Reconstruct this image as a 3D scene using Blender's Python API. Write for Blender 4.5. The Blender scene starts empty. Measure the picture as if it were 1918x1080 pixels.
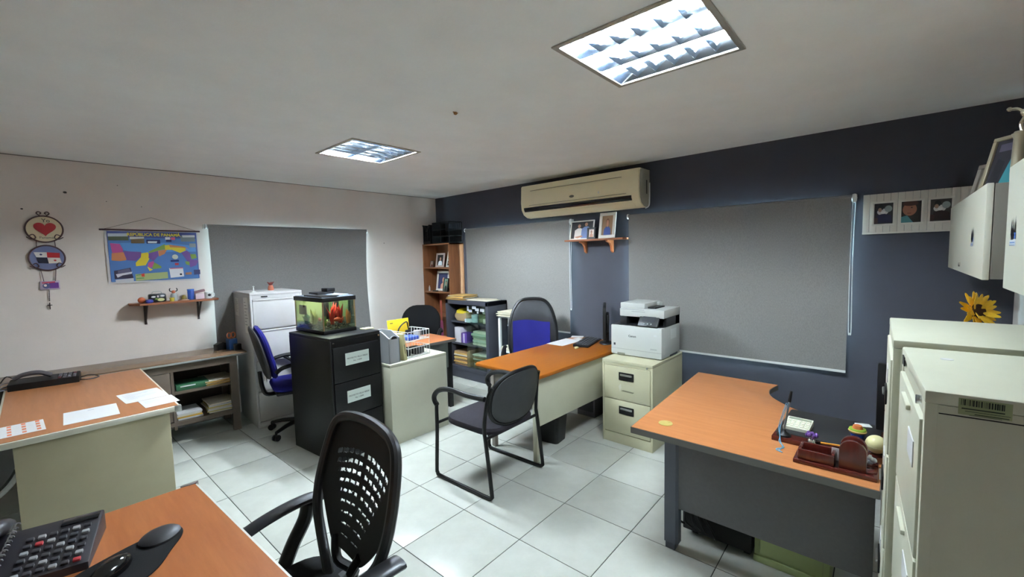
import bpy, bmesh, math, random
from mathutils import Vector, Matrix
random.seed(7)
sc = bpy.context.scene
col = sc.collection

# ------------------------------------------------------------------ camera
F_PX, YAW, PITCH, ROLL, CAM_H = 800.93, math.radians(41.81), math.radians(4.2846), math.radians(-1.396), 1.571
cam_d = bpy.data.cameras.new('camera'); cam = bpy.data.objects.new('camera', cam_d); col.objects.link(cam)
cam_d.sensor_width = 36.0; cam_d.lens = 36.0 * F_PX / 1918.0; cam_d.clip_start = 0.03
_f = Vector((math.cos(YAW) * math.cos(PITCH), math.sin(YAW) * math.cos(PITCH), -math.sin(PITCH)))
_r = Vector((math.sin(YAW), -math.cos(YAW), 0)); _u = _r.cross(_f)
_r2 = math.cos(ROLL) * _r + math.sin(ROLL) * _u; _u2 = -math.sin(ROLL) * _r + math.cos(ROLL) * _u
cam.matrix_world = Matrix(((_r2.x, _u2.x, -_f.x, 0), (_r2.y, _u2.y, -_f.y, 0), (_r2.z, _u2.z, -_f.z, CAM_H), (0, 0, 0, 1)))
sc.camera = cam

# ------------------------------------------------------------------ world, light levels, exposure
world = bpy.data.worlds.new('world'); sc.world = world; world.use_nodes = True
bg = world.node_tree.nodes['Background']; bg.inputs[0].default_value = (0.62, 0.80, 1.0, 1); bg.inputs[1].default_value = 115.0
TUBE_POWER_NEAR, TUBE_POWER_FAR = 122.0, 410.0            # emission of the fluorescent tubes
sc.view_settings.view_transform = 'Standard'; sc.view_settings.look = 'None'
sc.cycles.max_bounces = 8; sc.cycles.diffuse_bounces = 6; sc.cycles.glossy_bounces = 3; sc.cycles.caustics_refractive = False; sc.cycles.sample_clamp_indirect = 6.0
sc.view_settings.exposure = 1.9; sc.view_settings.gamma = 1.0; sc.view_settings.use_curve_mapping = False

# ------------------------------------------------------------------ room size
XD, YW, YR, XF, H = 4.05, 5.105, -0.565, -5.2, 2.45
T = 0.16
NEAR_LAMP = (1.83, 0.81); FAR_LAMP = (1.90, 3.24)

# ------------------------------------------------------------------ helpers
def lin(c):
    return tuple(((x / 255.0) / 12.92 if x / 255.0 <= 0.04045 else ((x / 255.0 + 0.055) / 1.055) ** 2.4) for x in c)
_mats = {}
def M(name, rgb=(200, 200, 200), rough=0.5, metal=0.0, spec=0.5, var=0.0, vs=6.0, bump=0.0, bs=180.0, emit=0.0, trans=0.0, alpha=1.0, coat=0.0, stretch=(1, 1, 1), rgb2=None, rand=0.0):
    if name in _mats: return _mats[name]
    m = bpy.data.materials.new(name); m.use_nodes = True; nt = m.node_tree; p = nt.nodes['Principled BSDF']
    c = lin(rgb) + (1,)
    p.inputs['Base Color'].default_value = c; p.inputs['Roughness'].default_value = rough; p.inputs['Metallic'].default_value = metal
    p.inputs['Specular IOR Level'].default_value = spec
    if coat: p.inputs['Coat Weight'].default_value = coat
    if trans: p.inputs['Transmission Weight'].default_value = trans
    if emit: p.inputs['Emission Color'].default_value = c; p.inputs['Emission Strength'].default_value = emit
    if alpha < 1: p.inputs['Alpha'].default_value = alpha
    if var or bump or rgb2:
        tc = nt.nodes.new('ShaderNodeTexCoord'); mp = nt.nodes.new('ShaderNodeMapping'); mp.inputs['Scale'].default_value = stretch
        nt.links.new(tc.outputs['Object'], mp.inputs['Vector'])
    if var or rgb2:
        n = nt.nodes.new('ShaderNodeTexNoise'); n.inputs['Scale'].default_value = vs; n.inputs['Detail'].default_value = 6; n.inputs['Roughness'].default_value = 0.62
        nt.links.new(mp.outputs[0], n.inputs['Vector'])
        r = nt.nodes.new('ShaderNodeValToRGB'); r.color_ramp.elements[0].position = 0.32; r.color_ramp.elements[1].position = 0.68
        c2 = lin(rgb2) + (1,) if rgb2 else tuple(min(1, x * (1 + var)) for x in c[:3]) + (1,)
        c1 = c if rgb2 else tuple(x * (1 - var) for x in c[:3]) + (1,)
        r.color_ramp.elements[0].color = c1; r.color_ramp.elements[1].color = c2
        nt.links.new(n.outputs['Fac'], r.inputs[0]); out = r.outputs[0]
        if rand:
            oi = nt.nodes.new('ShaderNodeObjectInfo'); ma = nt.nodes.new('ShaderNodeMath'); ma.operation = 'MULTIPLY_ADD'
            ma.inputs[1].default_value = rand; ma.inputs[2].default_value = 1 - rand / 2
            nt.links.new(oi.outputs['Random'], ma.inputs[0])
            mx = nt.nodes.new('ShaderNodeMix'); mx.data_type = 'RGBA'; mx.blend_type = 'MULTIPLY'; mx.inputs[0].default_value = 1
            nt.links.new(out, mx.inputs[6]); nt.links.new(ma.outputs[0], mx.inputs[7]); out = mx.outputs[2]
        nt.links.new(out, p.inputs['Base Color'])
    if bump:
        n2 = nt.nodes.new('ShaderNodeTexNoise'); n2.inputs['Scale'].default_value = bs; n2.inputs['Detail'].default_value = 4
        nt.links.new(tc.outputs['Object'], n2.inputs['Vector'])
        b = nt.nodes.new('ShaderNodeBump'); b.inputs['Strength'].default_value = bump; b.inputs['Distance'].default_value = 0.003
        nt.links.new(n2.outputs['Fac'], b.inputs['Height']); nt.links.new(b.outputs[0], p.inputs['Normal'])
    _mats[name] = m
    return m
def C(rgb, rough=0.6, spec=0.4):
    return M('colour_%d_%d_%d_%d' % (rgb + (int(rough * 100),)), rgb, rough, spec=spec)
def glassmat(name, tint=(235, 245, 240), gloss=0.12, rough=0.02):
    if name in _mats: return _mats[name]
    m = bpy.data.materials.new(name); m.use_nodes = True; nt = m.node_tree; nt.nodes.remove(nt.nodes['Principled BSDF'])
    o = nt.nodes['Material Output']; t = nt.nodes.new('ShaderNodeBsdfTransparent'); t.inputs[0].default_value = lin(tint) + (1,)
    g = nt.nodes.new('ShaderNodeBsdfGlossy'); g.inputs['Roughness'].default_value = rough
    mx = nt.nodes.new('ShaderNodeMixShader'); fr = nt.nodes.new('ShaderNodeLayerWeight'); fr.inputs[0].default_value = 0.15
    ma = nt.nodes.new('ShaderNodeMath'); ma.operation = 'MULTIPLY_ADD'; ma.inputs[1].default_value = 0.6; ma.inputs[2].default_value = gloss * 0.4
    nt.links.new(fr.outputs['Fresnel'], ma.inputs[0]); nt.links.new(ma.outputs[0], mx.inputs[0])
    nt.links.new(t.outputs[0], mx.inputs[1]); nt.links.new(g.outputs[0], mx.inputs[2]); nt.links.new(mx.outputs[0], o.inputs[0])
    _mats[name] = m
    return m

class B:
    """collects shapes for ONE mesh object"""
    def __init__(s): s.bm = bmesh.new(); s.mi = 0
    def merge(s, t, mat=None):
        if mat is not None: bmesh.ops.transform(t, matrix=mat, verts=t.verts)
        for f in t.faces: f.material_index = s.mi
        me = bpy.data.meshes.new('t'); t.to_mesh(me); t.free(); s.bm.from_mesh(me); bpy.data.meshes.remove(me)
        return s
    def box(s, x0, x1, y0, y1, z0, z1, bev=0.0, mat=None, seg=2):
        t = bmesh.new()
        v = [t.verts.new((x, y, z)) for x in (min(x0, x1), max(x0, x1)) for y in (min(y0, y1), max(y0, y1)) for z in (min(z0, z1), max(z0, z1))]
        for q in ((0, 1, 3, 2), (4, 6, 7, 5), (0, 4, 5, 1), (2, 3, 7, 6), (0, 2, 6, 4), (1, 5, 7, 3)): t.faces.new([v[i] for i in q])
        if bev: bmesh.ops.bevel(t, geom=t.edges[:], offset=bev, segments=seg, affect='EDGES', profile=0.5)
        return s.merge(t, mat)
    def prism(s, poly, z0, z1, mat=None, bev=0.0):
        t = bmesh.new(); a = [t.verts.new((p[0], p[1], z0)) for p in poly]; b = [t.verts.new((p[0], p[1], z1)) for p in poly]; n = len(poly)
        t.faces.new(a[::-1]); t.faces.new(b)
        for i in range(n): t.faces.new((a[i], a[(i + 1) % n], b[(i + 1) % n], b[i]))
        bmesh.ops.recalc_face_normals(t, faces=t.faces)
        if bev:
            es = [e for e in t.edges if abs(e.verts[0].co.z - e.verts[1].co.z) < 1e-9]
            bmesh.ops.bevel(t, geom=es, offset=bev, segments=2, affect='EDGES', profile=0.5)
        return s.merge(t, mat)
    def tube(s, pts, r, n=8, closed=False, cap=True, flat=1.0, mat=None):
        pts = [Vector(p) for p in pts]; k = len(pts); t = bmesh.new(); rings = []
        rad = r if isinstance(r, (list, tuple)) else [r] * k
        def tan(i):
            a = pts[(i - 1) % k] if closed or i > 0 else pts[i]; b = pts[(i + 1) % k] if closed or i < k - 1 else pts[i]
            return (b - a).normalized()
        up = Vector((0, 0, 1)); t0 = tan(0)
        if abs(t0.dot(up)) > 0.95: up = Vector((0, 1, 0))
        nrm = (up - t0 * up.dot(t0)).normalized()
        for i in range(k):
            ti = tan(i); nrm = (nrm - ti * nrm.dot(ti)).normalized(); bi = ti.cross(nrm)
            rings.append([t.verts.new(pts[i] + rad[i] * (math.cos(2 * math.pi * j / n) * nrm * flat + math.sin(2 * math.pi * j / n) * bi)) for j in range(n)])
        for i in range(k if closed else k - 1):
            a, b = rings[i], rings[(i + 1) % k]
            for j in range(n): t.faces.new((a[j], a[(j + 1) % n], b[(j + 1) % n], b[j]))
        if cap and not closed: t.faces.new(rings[0][::-1]); t.faces.new(rings[-1])
        bmesh.ops.recalc_face_normals(t, faces=t.faces)
        return s.merge(t, mat)
    def cyl(s, p0, p1, r0, r1=None, n=16):
        return s.tube([p0, p1], [r0, r0 if r1 is None else r1], n)
    def lathe(s, prof, n=20, at=(0, 0, 0), mat=None):
        t = bmesh.new(); rings = []
        for r, z in prof:
            if r < 1e-6: rings.append([t.verts.new((0, 0, z))])
            else: rings.append([t.verts.new((r * math.cos(2 * math.pi * j / n), r * math.sin(2 * math.pi * j / n), z)) for j in range(n)])
        for a, b in zip(rings, rings[1:]):
            for j in range(n):
                q = [a[j % len(a)], a[(j + 1) % len(a)], b[(j + 1) % len(b)], b[j % len(b)]]
                q = list(dict.fromkeys(q))
                if len(q) > 2: t.faces.new(q)
        bmesh.ops.recalc_face_normals(t, faces=t.faces)
        bmesh.ops.translate(t, verts=t.verts, vec=Vector(at))
        return s.merge(t, mat)
    def ball(s, c, rx, ry=None, rz=None, n=12, mat=None):
        t = bmesh.new(); bmesh.ops.create_uvsphere(t, u_segments=n + 4, v_segments=n, radius=1.0)
        bmesh.ops.scale(t, vec=(rx, ry or rx, rz or rx), verts=t.verts)
        if mat is not None: bmesh.ops.transform(t, matrix=mat, verts=t.verts)
        bmesh.ops.translate(t, verts=t.verts, vec=Vector(c))
        return s.merge(t)
    def grid(s, fn, nu, nv, th=0.0, skip=None, mat=None):
        t = bmesh.new(); V = [[t.verts.new(fn(i / nu, j / nv)) for j in range(nv + 1)] for i in range(nu + 1)]
        for i in range(nu):
            for j in range(nv):
                if skip and skip((i + 0.5) / nu, (j + 0.5) / nv): continue
                t.faces.new((V[i][j], V[i + 1][j], V[i + 1][j + 1], V[i][j + 1]))
        loose = [v for v in t.verts if not v.link_faces]
        if loose: bmesh.ops.delete(t, geom=loose, context='VERTS')
        bmesh.ops.recalc_face_normals(t, faces=t.faces)
        if th: bmesh.ops.solidify(t, geom=t.faces[:], thickness=th)
        return s.merge(t, mat)
    def ngon(s, pts):
        t = bmesh.new(); t.faces.new([t.verts.new(p) for p in pts])
        return s.merge(t)
    def obj(s, name, mat, parent=None, ang=35, kind=None):
        me = bpy.data.meshes.new(name); s.bm.to_mesh(me); s.bm.free()
        for f in me.polygons: f.use_smooth = True
        me.set_sharp_from_angle(angle=math.radians(ang))
        for m in (mat if isinstance(mat, (list, tuple)) else [mat]): me.materials.append(m)
        o = bpy.data.objects.new(name, me); col.objects.link(o)
        if parent is not None: o.parent = parent
        if kind: o['kind'] = kind
        return o
R = math.radians
def thing(name, label, cat, loc=(0, 0, 0), rz=0.0, group=None, tilt=None):
    o = bpy.data.objects.new(name, None); col.objects.link(o); o.location = loc; o.empty_display_size = 0.05
    o.rotation_euler = tilt if tilt else (0, 0, R(rz)); o['label'] = label; o['category'] = cat
    if group: o['group'] = group
    return o
def tag(o, label, cat, group=None, loc=None, rz=None, tilt=None):
    o['label'] = label; o['category'] = cat
    if group: o['group'] = group
    if loc is not None: o.location = loc
    if rz is not None: o.rotation_euler = (0, 0, R(rz))
    if tilt: o.rotation_euler = tilt
    return o
def struct(o): o['kind'] = 'structure'; return o
def copy_tree(o, parent=None):
    c = o.copy(); col.objects.link(c); c.parent = parent
    for ch in list(o.children): copy_tree(ch, c)
    return c
def crom(pts, n=6, closed=False):
    P = [Vector(p) for p in pts]; k = len(P); out = []
    for i in range(k if closed else k - 1):
        g = lambda j: P[j % k] if closed else P[max(0, min(k - 1, j))]
        a, b, c, d = g(i - 1), g(i), g(i + 1), g(i + 2)
        for q in range(n):
            t = q / n
            out.append(0.5 * ((2 * b) + (c - a) * t + (2 * a - 5 * b + 4 * c - d) * t * t + (3 * b - a - 3 * c + d) * t ** 3))
    if not closed: out.append(P[-1])
    return out
def rrect(w, h, r, n=5, cx=0, cy=0):
    out = []
    for sx, sy, a0 in ((1, 1, 0), (-1, 1, 90), (-1, -1, 180), (1, -1, 270)):
        for i in range(n + 1):
            a = R(a0 + 90 * i / n); out.append((cx + sx * (w / 2 - r) + r * math.cos(a), cy + sy * (h / 2 - r) + r * math.sin(a)))
    return out
def ell(cx, cy, rx, ry, n=18, a0=0, a1=360):
    full = abs(a1 - a0) >= 360
    return [(cx + rx * math.cos(R(a0 + (a1 - a0) * i / (n if full else n - 1))), cy + ry * math.sin(R(a0 + (a1 - a0) * i / (n if full else n - 1)))) for i in range(n)]
def rect(x0, y0, x1, y1): return [(x0, y0), (x1, y0), (x1, y1), (x0, y1)]
UP = Matrix.Rotation(R(90), 4, 'X')      # drawing plane xy -> local xz, facing -y
def flat_print(parent, name, shapes, w=1.0, h=1.0, at=(0, 0, 0), base=0.0, step=0.00025, mat=None):
    """flat printed picture: shapes (colour, polygon in 0..1 units) on the xz plane facing -y"""
    b = B(); mats = []
    for i, (c, poly) in enumerate(shapes):
        m = C(c, 0.55, 0.3)
        if m not in mats: mats.append(m)
        b.mi = mats.index(m)
        b.ngon([(at[0] + p[0] * w, at[1] - base - step * (i + 1), at[2] + p[1] * h) for p in poly])
    if mat is not None: bmesh.ops.transform(b.bm, matrix=mat, verts=b.bm.verts)
    return b.obj(name, mats, parent)
def text(parent, body, size, at, mat, name='lettering', rot=None, align='CENTER', ext=0.0003, sx=1.0, bold=0.0):
    cu = bpy.data.curves.new('t', 'FONT'); cu.body = body; cu.size = size; cu.align_x = align; cu.align_y = 'CENTER'; cu.extrude = ext; cu.offset = bold
    cu.resolution_u = 2
    ob = bpy.data.objects.new('t', cu); col.objects.link(ob)
    dg = bpy.context.evaluated_depsgraph_get(); me = bpy.data.meshes.new_from_object(ob.evaluated_get(dg))
    bpy.data.objects.remove(ob); me.name = name
    mt = Matrix.Translation(Vector(at)) @ (rot if rot is not None else UP) @ Matrix.Diagonal((sx, 1, 1, 1)); me.transform(mt)
    me.materials.clear(); me.materials.append(mat)
    o = bpy.data.objects.new(name, me); col.objects.link(o); o.parent = parent
    return o

# ------------------------------------------------------------------ materials
m_ceil = M('ceiling_paint', (240, 241, 240), 0.9, var=0.03, vs=3, bump=0.25, bs=90)
m_white = M('white_wall_paint', (224, 214, 208), 0.85, var=0.04, vs=2.5, bump=0.15, bs=60)
m_dark = M('blue_grey_wall_paint', (64, 65, 75), 0.8, var=0.05, vs=4, bump=0.15, bs=70)
m_grout = M('grout', (58, 57, 55), 0.9)
m_tile = M('floor_tile_glaze', (180, 183, 177), 0.32, spec=0.45, rgb2=(191, 194, 188), vs=7, bump=0.04, bs=20, rand=0.05)
m_alu = M('brushed_aluminium', (190, 192, 190), 0.35, metal=1.0)
m_alu_frame = M('lamp_frame_metal', (176, 170, 158), 0.45, metal=0.6)
m_chrome = M('chrome', (210, 210, 210), 0.15, metal=1.0)
m_black = M('black_plastic', (17, 17, 19), 0.45, spec=0.35)
m_blackm = M('black_metal', (11, 11, 13), 0.45, spec=0.35, bump=0.05)
m_blackf = M('black_fabric', (14, 14, 16), 0.85, spec=0.2, bump=0.3, bs=500)
m_leather = M('black_leatherette', (22, 21, 25), 0.42, spec=0.5, var=0.2, vs=30, bump=0.15, bs=150)
m_white_p = M('white_plastic', (225, 228, 228), 0.4, spec=0.4)
m_beige = M('beige_cabinet_enamel', (186, 183, 155), 0.45, var=0.03, vs=5)
m_beige2 = M('pale_beige_enamel', (198, 198, 180), 0.45, var=0.03, vs=5)
m_grey_cab = M('light_grey_enamel', (196, 195, 196), 0.45, var=0.02)
m_olive = M('olive_beige_enamel', (168, 161, 134), 0.55, var=0.03, vs=8)
m_cream = M('cream_edge', (205, 203, 188), 0.45)
m_paper = M('paper', (206, 206, 208), 0.8)
m_paper2 = M('aged_paper', (214, 208, 190), 0.85, var=0.06, vs=12)
m_manila = M('manila_card', (206, 168, 98), 0.8, var=0.08, vs=6)
m_brownp = M('brown_card', (160, 128, 92), 0.85, var=0.1, vs=9)
m_ink = M('ink', (58, 60, 64), 0.8)
def wood(name, a, b, rough=0.42, st=(1.2, 14, 14), vs=2.6): return M(name, a, rough, rgb2=b, vs=vs, stretch=st, spec=0.4)
m_wood_l = wood('beech_laminate', (156, 100, 62), (169, 111, 71), 0.38, (14, 1.2, 14))
m_wood_n = wood('beech_laminate_warm', (160, 92, 50), (174, 106, 60), 0.38, (14, 1.4, 14))
m_wood_o = wood('orange_laminate', (146, 80, 12), (154, 87, 17), 0.4, (2, 20, 20))
m_wood_r = wood('pear_laminate', (168, 106, 62), (180, 117, 71), 0.4, (16, 1.5, 16))
m_wood_b = wood('brown_laminate', (172, 104, 66), (186, 118, 78), 0.42)
m_wood_case = wood('dark_bookcase_wood', (118, 74, 46), (136, 88, 56), 0.55, (14, 14, 1.2))
m_wood_cred = wood('grey_brown_steel', (94, 82, 72), (104, 91, 80), 0.4, (3, 3, 3))
m_wood_sh = wood('shelf_wood', (138, 84, 56), (158, 98, 66), 0.5)
m_mahog = M('mahogany_gloss', (70, 26, 22), 0.18, rgb2=(88, 34, 28), vs=3, stretch=(10, 1, 1), coat=0.6)
m_blind = M('grey_blind_fabric', (128, 127, 127), 0.9, spec=0.15, rgb2=(142, 141, 140), vs=220, stretch=(1, 1, 0.35), bump=0.25, bs=400)
m_panel = M('grey_desk_panel', (96, 95, 97), 0.7, var=0.05, vs=60)
m_dkmetal = M('charcoal_metal', (58, 60, 70), 0.5, var=0.05)
m_ac = M('yellowed_plastic', (240, 230, 194), 0.4, var=0.02)
m_glass = glassmat('clear_glass')
m_blue = M('blue_fabric', (34, 33, 112), 0.85, spec=0.2, bump=0.35, bs=300)
m_skin = (196, 140, 112)

# ------------------------------------------------------------------ room shell
def wall_with_holes(name, a0, a1, z0, z1, holes, put, mat):
    """a = position along the wall; holes (a0,a1,z0,z1)"""
    b = B(); xs = sorted({a0, a1} | {h[0] for h in holes} | {h[1] for h in holes}); zs = sorted({z0, z1} | {h[2] for h in holes} | {h[3] for h in holes})
    for i in range(len(xs) - 1):
        for j in range(len(zs) - 1):
            cx, cz = (xs[i] + xs[i + 1]) / 2, (zs[j] + zs[j + 1]) / 2
            if any(h[0] < cx < h[1] and h[2] < cz < h[3] for h in holes): continue
            b.box(*put(xs[i], xs[i + 1], zs[j], zs[j + 1]))
    bmesh.ops.remove_doubles(b.bm, verts=b.bm.verts, dist=1e-5)
    dup = {}
    for f in b.bm.faces: dup.setdefault(tuple(round(c, 4) for c in f.calc_center_median()), []).append(f)
    bmesh.ops.delete(b.bm, geom=[f for fs in dup.values() if len(fs) > 1 for f in fs], context='FACES')
    return struct(b.obj(name, mat))
W_LEFT = [(1.30, 2.80, 0.85, 1.88)]
W_BACK = [(0.36, 1.90, 0.80, 1.86), (2.83, 4.32, 0.80, 1.86)]
wall_with_holes('wall_left', XF - T, XD + T, 0, H, W_LEFT, lambda a, b, c, d: (a, b, YW, YW + T, c, d), m_white)
wall_with_holes('wall_back', YR - T, YW, 0, H, W_BACK, lambda a, b, c, d: (XD, XD + T, a, b, c, d), m_dark)
wall_with_holes('wall_right', XF - T, XD, 0, H, [], lambda a, b, c, d: (a, b, YR - T, YR, c, d), m_white)
wall_with_holes('wall_front', YR, YW, 0, H, [], lambda a, b, c, d: (XF - T, XF, a, b, c, d), m_white)
LW = 0.285     # half size of lamp openings
lamps = [NEAR_LAMP, FAR_LAMP]
wall_with_holes('ceiling', XF - T, XD + T, YR - T, YW + T, [(x - LW, x + LW, y - LW, y + LW) for x, y in lamps], lambda a, b, c, d: (a, b, c, d, H, H + 0.14), m_ceil)
floor = struct(B().box(XF - T, XD + T, YR - T, YW + T, -0.1, -0.003).obj('floor', m_grout))
# floor tiles, laid at a slight angle to the walls
TS, TA = 0.45, R(0.895)
_ox, _oy = 4.82220550 * TS, 4.29368347 * TS
O2 = Vector((math.cos(TA) * _ox - math.sin(TA) * _oy, math.sin(TA) * _ox + math.cos(TA) * _oy))
eu = Vector((math.cos(TA), math.sin(TA))); ev = Vector((-math.sin(TA), math.cos(TA)))
def clip(poly, ax, val, sign):
    out = []
    for i in range(len(poly)):
        a, b = poly[i], poly[(i + 1) % len(poly)]; da, db = sign * (val - a[ax]), sign * (val - b[ax])
        if da >= 0: out.append(a)
        if da * db < 0: t = da / (da - db); out.append(a + (b - a) * t)
    return out
tile_me = None; G = 0.0023
for i in range(-20, 10):
    for j in range(-9, 12):
        c = O2 + eu * (i + 0.5) * TS + ev * (j + 0.5) * TS
        q = [c + eu * sx * (TS / 2 - G) + ev * sy * (TS / 2 - G) for sx, sy in ((-1, -1), (1, -1), (1, 1), (-1, 1))]
        p = q
        for ax, val, sg in ((0, XD, 1), (0, XF, -1), (1, YW, 1), (1, YR, -1)):
            if p: p = clip(p, ax, val, sg)
        if len(p) < 3: continue
        whole = len(p) == 4 and all((a - b).length < 1e-6 for a, b in zip(p, q))
        if whole and tile_me:
            o = bpy.data.objects.new('tile', tile_me); col.objects.link(o); o.parent = floor
        else:
            rel = [Matrix.Rotation(-TA, 2) @ (a - c) for a in p]
            o = B().prism([(a.x, a.y) for a in rel], -0.003, 0.0, bev=0.0009).obj('tile', m_tile, floor)
            if whole: tile_me = o.data
        o.location = (c.x, c.y, 0); o.rotation_euler = (0, 0, TA)
# nail holes and scuffs on the white wall
def spot(x, z, r): return [(x + r * math.cos(a * 1.05) * (1 + 0.3 * math.sin(a * 3)), z + r * 0.8 * math.sin(a * 1.05)) for a in range(6)]
ws = bpy.data.objects['wall_left']
b = B()
for x, z, r in ((0.225, 2.185, 0.012), (-0.02, 2.035, 0.008), (0.47, 2.13, 0.004), (0.7, 2.1, 0.004), (0.55, 2.275, 0.004), (3.16, 1.79, 0.007), (0.66, 1.08, 0.005)):
    b.ngon([(p[0], YW - 0.0008, p[1]) for p in spot(x, z, r)])
b.obj('nail_hole', M('plaster_hole', (60, 52, 48), 0.9), ws)
b = B()
b.tube([(XF, YW - 0.002, H - 0.003), (XD, YW - 0.002, H - 0.003)], 0.003, 5)
struct(b.obj('trim_1', M('ceiling_crack', (120, 112, 106), 0.9)))
b = B().ball((1.775, 2.013, H - 0.006), 0.012, 0.012, 0.01, 8); b.box(1.757, 1.793, 2.010, 2.016, H - 0.004, H, 0)
tag(b.obj('ceiling_hook', M('brass_hook', (150, 110, 60), 0.4, metal=0.8)), 'tiny brass hook in the middle of the ceiling', 'hook')

# ------------------------------------------------------------------ windows and roller blinds
def window(n, loc, rz, w, z0, z1):
    root = struct(thing('window_%d' % n, 'x', 'x', (loc[0], loc[1], 0), rz)); del root['label']; del root['category']
    f = 0.045
    b = B(); b.box(-w / 2, w / 2, 0.05, 0.11, z0, z0 + f, 0.004); b.box(-w / 2, w / 2, 0.05, 0.11, z1 - f, z1, 0.004)
    for s in (-1, 1): b.box(s * w / 2, s * (w / 2 - f), 0.05, 0.11, z0 + f, z1 - f, 0.004)
    b.box(-0.025, 0.025, 0.055, 0.105, z0 + f, z1 - f, 0.004); b.obj('window_frame', m_alu, root)
    for s in (-1, 1): B().box(s * 0.025, s * (w / 2 - f), 0.077, 0.082, z0 + f, z1 - f).obj('pane', m_glass, root)
    ld = bpy.data.lights.new('portal', 'AREA'); ld.shape = 'RECTANGLE'; ld.size = w; ld.size_y = z1 - z0; ld.cycles.is_portal = True
    lo = bpy.data.objects.new('window_portal', ld); col.objects.link(lo); lo.parent = root
    lo.location = (0, 0.13, (z0 + z1) / 2); lo.rotation_euler = (R(-90), 0, 0)
    return root
h = W_BACK[0]; window(1, (XD, (h[0] + h[1]) / 2), -90, h[1] - h[0], h[2], h[3])
h = W_BACK[1]; window(2, (XD, (h[0] + h[1]) / 2), -90, h[1] - h[0], h[2], h[3])
h = W_LEFT[0]; window(3, ((h[0] + h[1]) / 2, YW), 0, h[1] - h[0], h[2], h[3])
def blind(label, loc, rz, w, z0, z1, chain, clen, wave=0.0, off=0.055):
    """fabric hangs `off` in front of the wall (local -y)"""
    t = thing('roller_blind', label, 'roller blind', (loc[0], loc[1], 0), rz)
    def fn(u, v):
        x = (u - 0.5) * w; z = z0 + (z1 - z0) * v
        edge = abs(2 * u - 1) ** 6
        return (x - wave * edge * math.sin(v * 3.14) * (1 if u > 0.5 else -1) * 0.4, -off + wave * 0.8 * math.sin(v * 3.1) * edge + 0.002 * math.sin(u * 9), z)
    B().grid(fn, 24, 16, 0.0012).obj('fabric', m_blind, t, 60)
    B().tube([(-w / 2 - 0.008, -off + 0.021, z1 - 0.006), (w / 2 + 0.008, -off + 0.021, z1 - 0.006)], 0.021, 14).obj('roller', m_blind, t)
    for s in (-1, 1):
        b = B(); b.prism(rrect(0.05, 0.046, 0.018), 0, 0.012, Matrix.Translation((s * (w / 2 + 0.014) - 0.006, -off + 0.022, z1 - 0.006)) @ Matrix.Rotation(R(90), 4, 'Y'))
        b.box(s * (w / 2 + 0.02) - 0.01, s * (w / 2 + 0.02) + 0.01, -0.006, 0, z1 - 0.03, z1 + 0.016, 0.002); b.obj('bracket', m_white_p, t)
    B().box(-w / 2, w / 2, -off - 0.004, -off + 0.004, z0 - 0.014, z0 + 0.004, 0.002).obj('bottom_bar', m_white_p, t)
    if chain:
        s = chain; xx = s * (w / 2 + 0.016)
        b = B(); zb = z1 - clen
        b.tube(crom([(xx - 0.006, -off + 0.002, z1 - 0.01), (xx - 0.012, -off, (z1 + zb) / 2), (xx - 0.008, -off, zb + 0.03), (xx, -off, zb), (xx + 0.008, -off, zb + 0.03), (xx + 0.003, -off, (z1 + zb) / 2), (xx + 0.008, -off + 0.03, z1 - 0.01)], 6), 0.0032, 6)
        b.obj('pull_chain', m_white_p, t)
        B().lathe([(0, -0.035), (0.012, -0.03), (0.018, 0), (0.012, 0.026), (0, 0.03)], 12, (xx, -off + 0.012, z1 - 0.01)).obj('chain_housing', m_white_p, t)
    return t
blind('wide grey roller blind on the blue-grey wall behind the printer', (XD, 1.118), -90, 1.745, 0.655, 1.945, 1, 1.0)
blind('grey roller blind behind the black high-back office chair', (XD, 3.56), -90, 1.71, 0.70, 1.95, 1, 0.98, 0.012)
blind('grey roller blind on the white wall behind the fish tank', (2.03, YW), 0, 1.70, 0.70, 1.945, 0, 0.6, 0.03)

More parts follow.
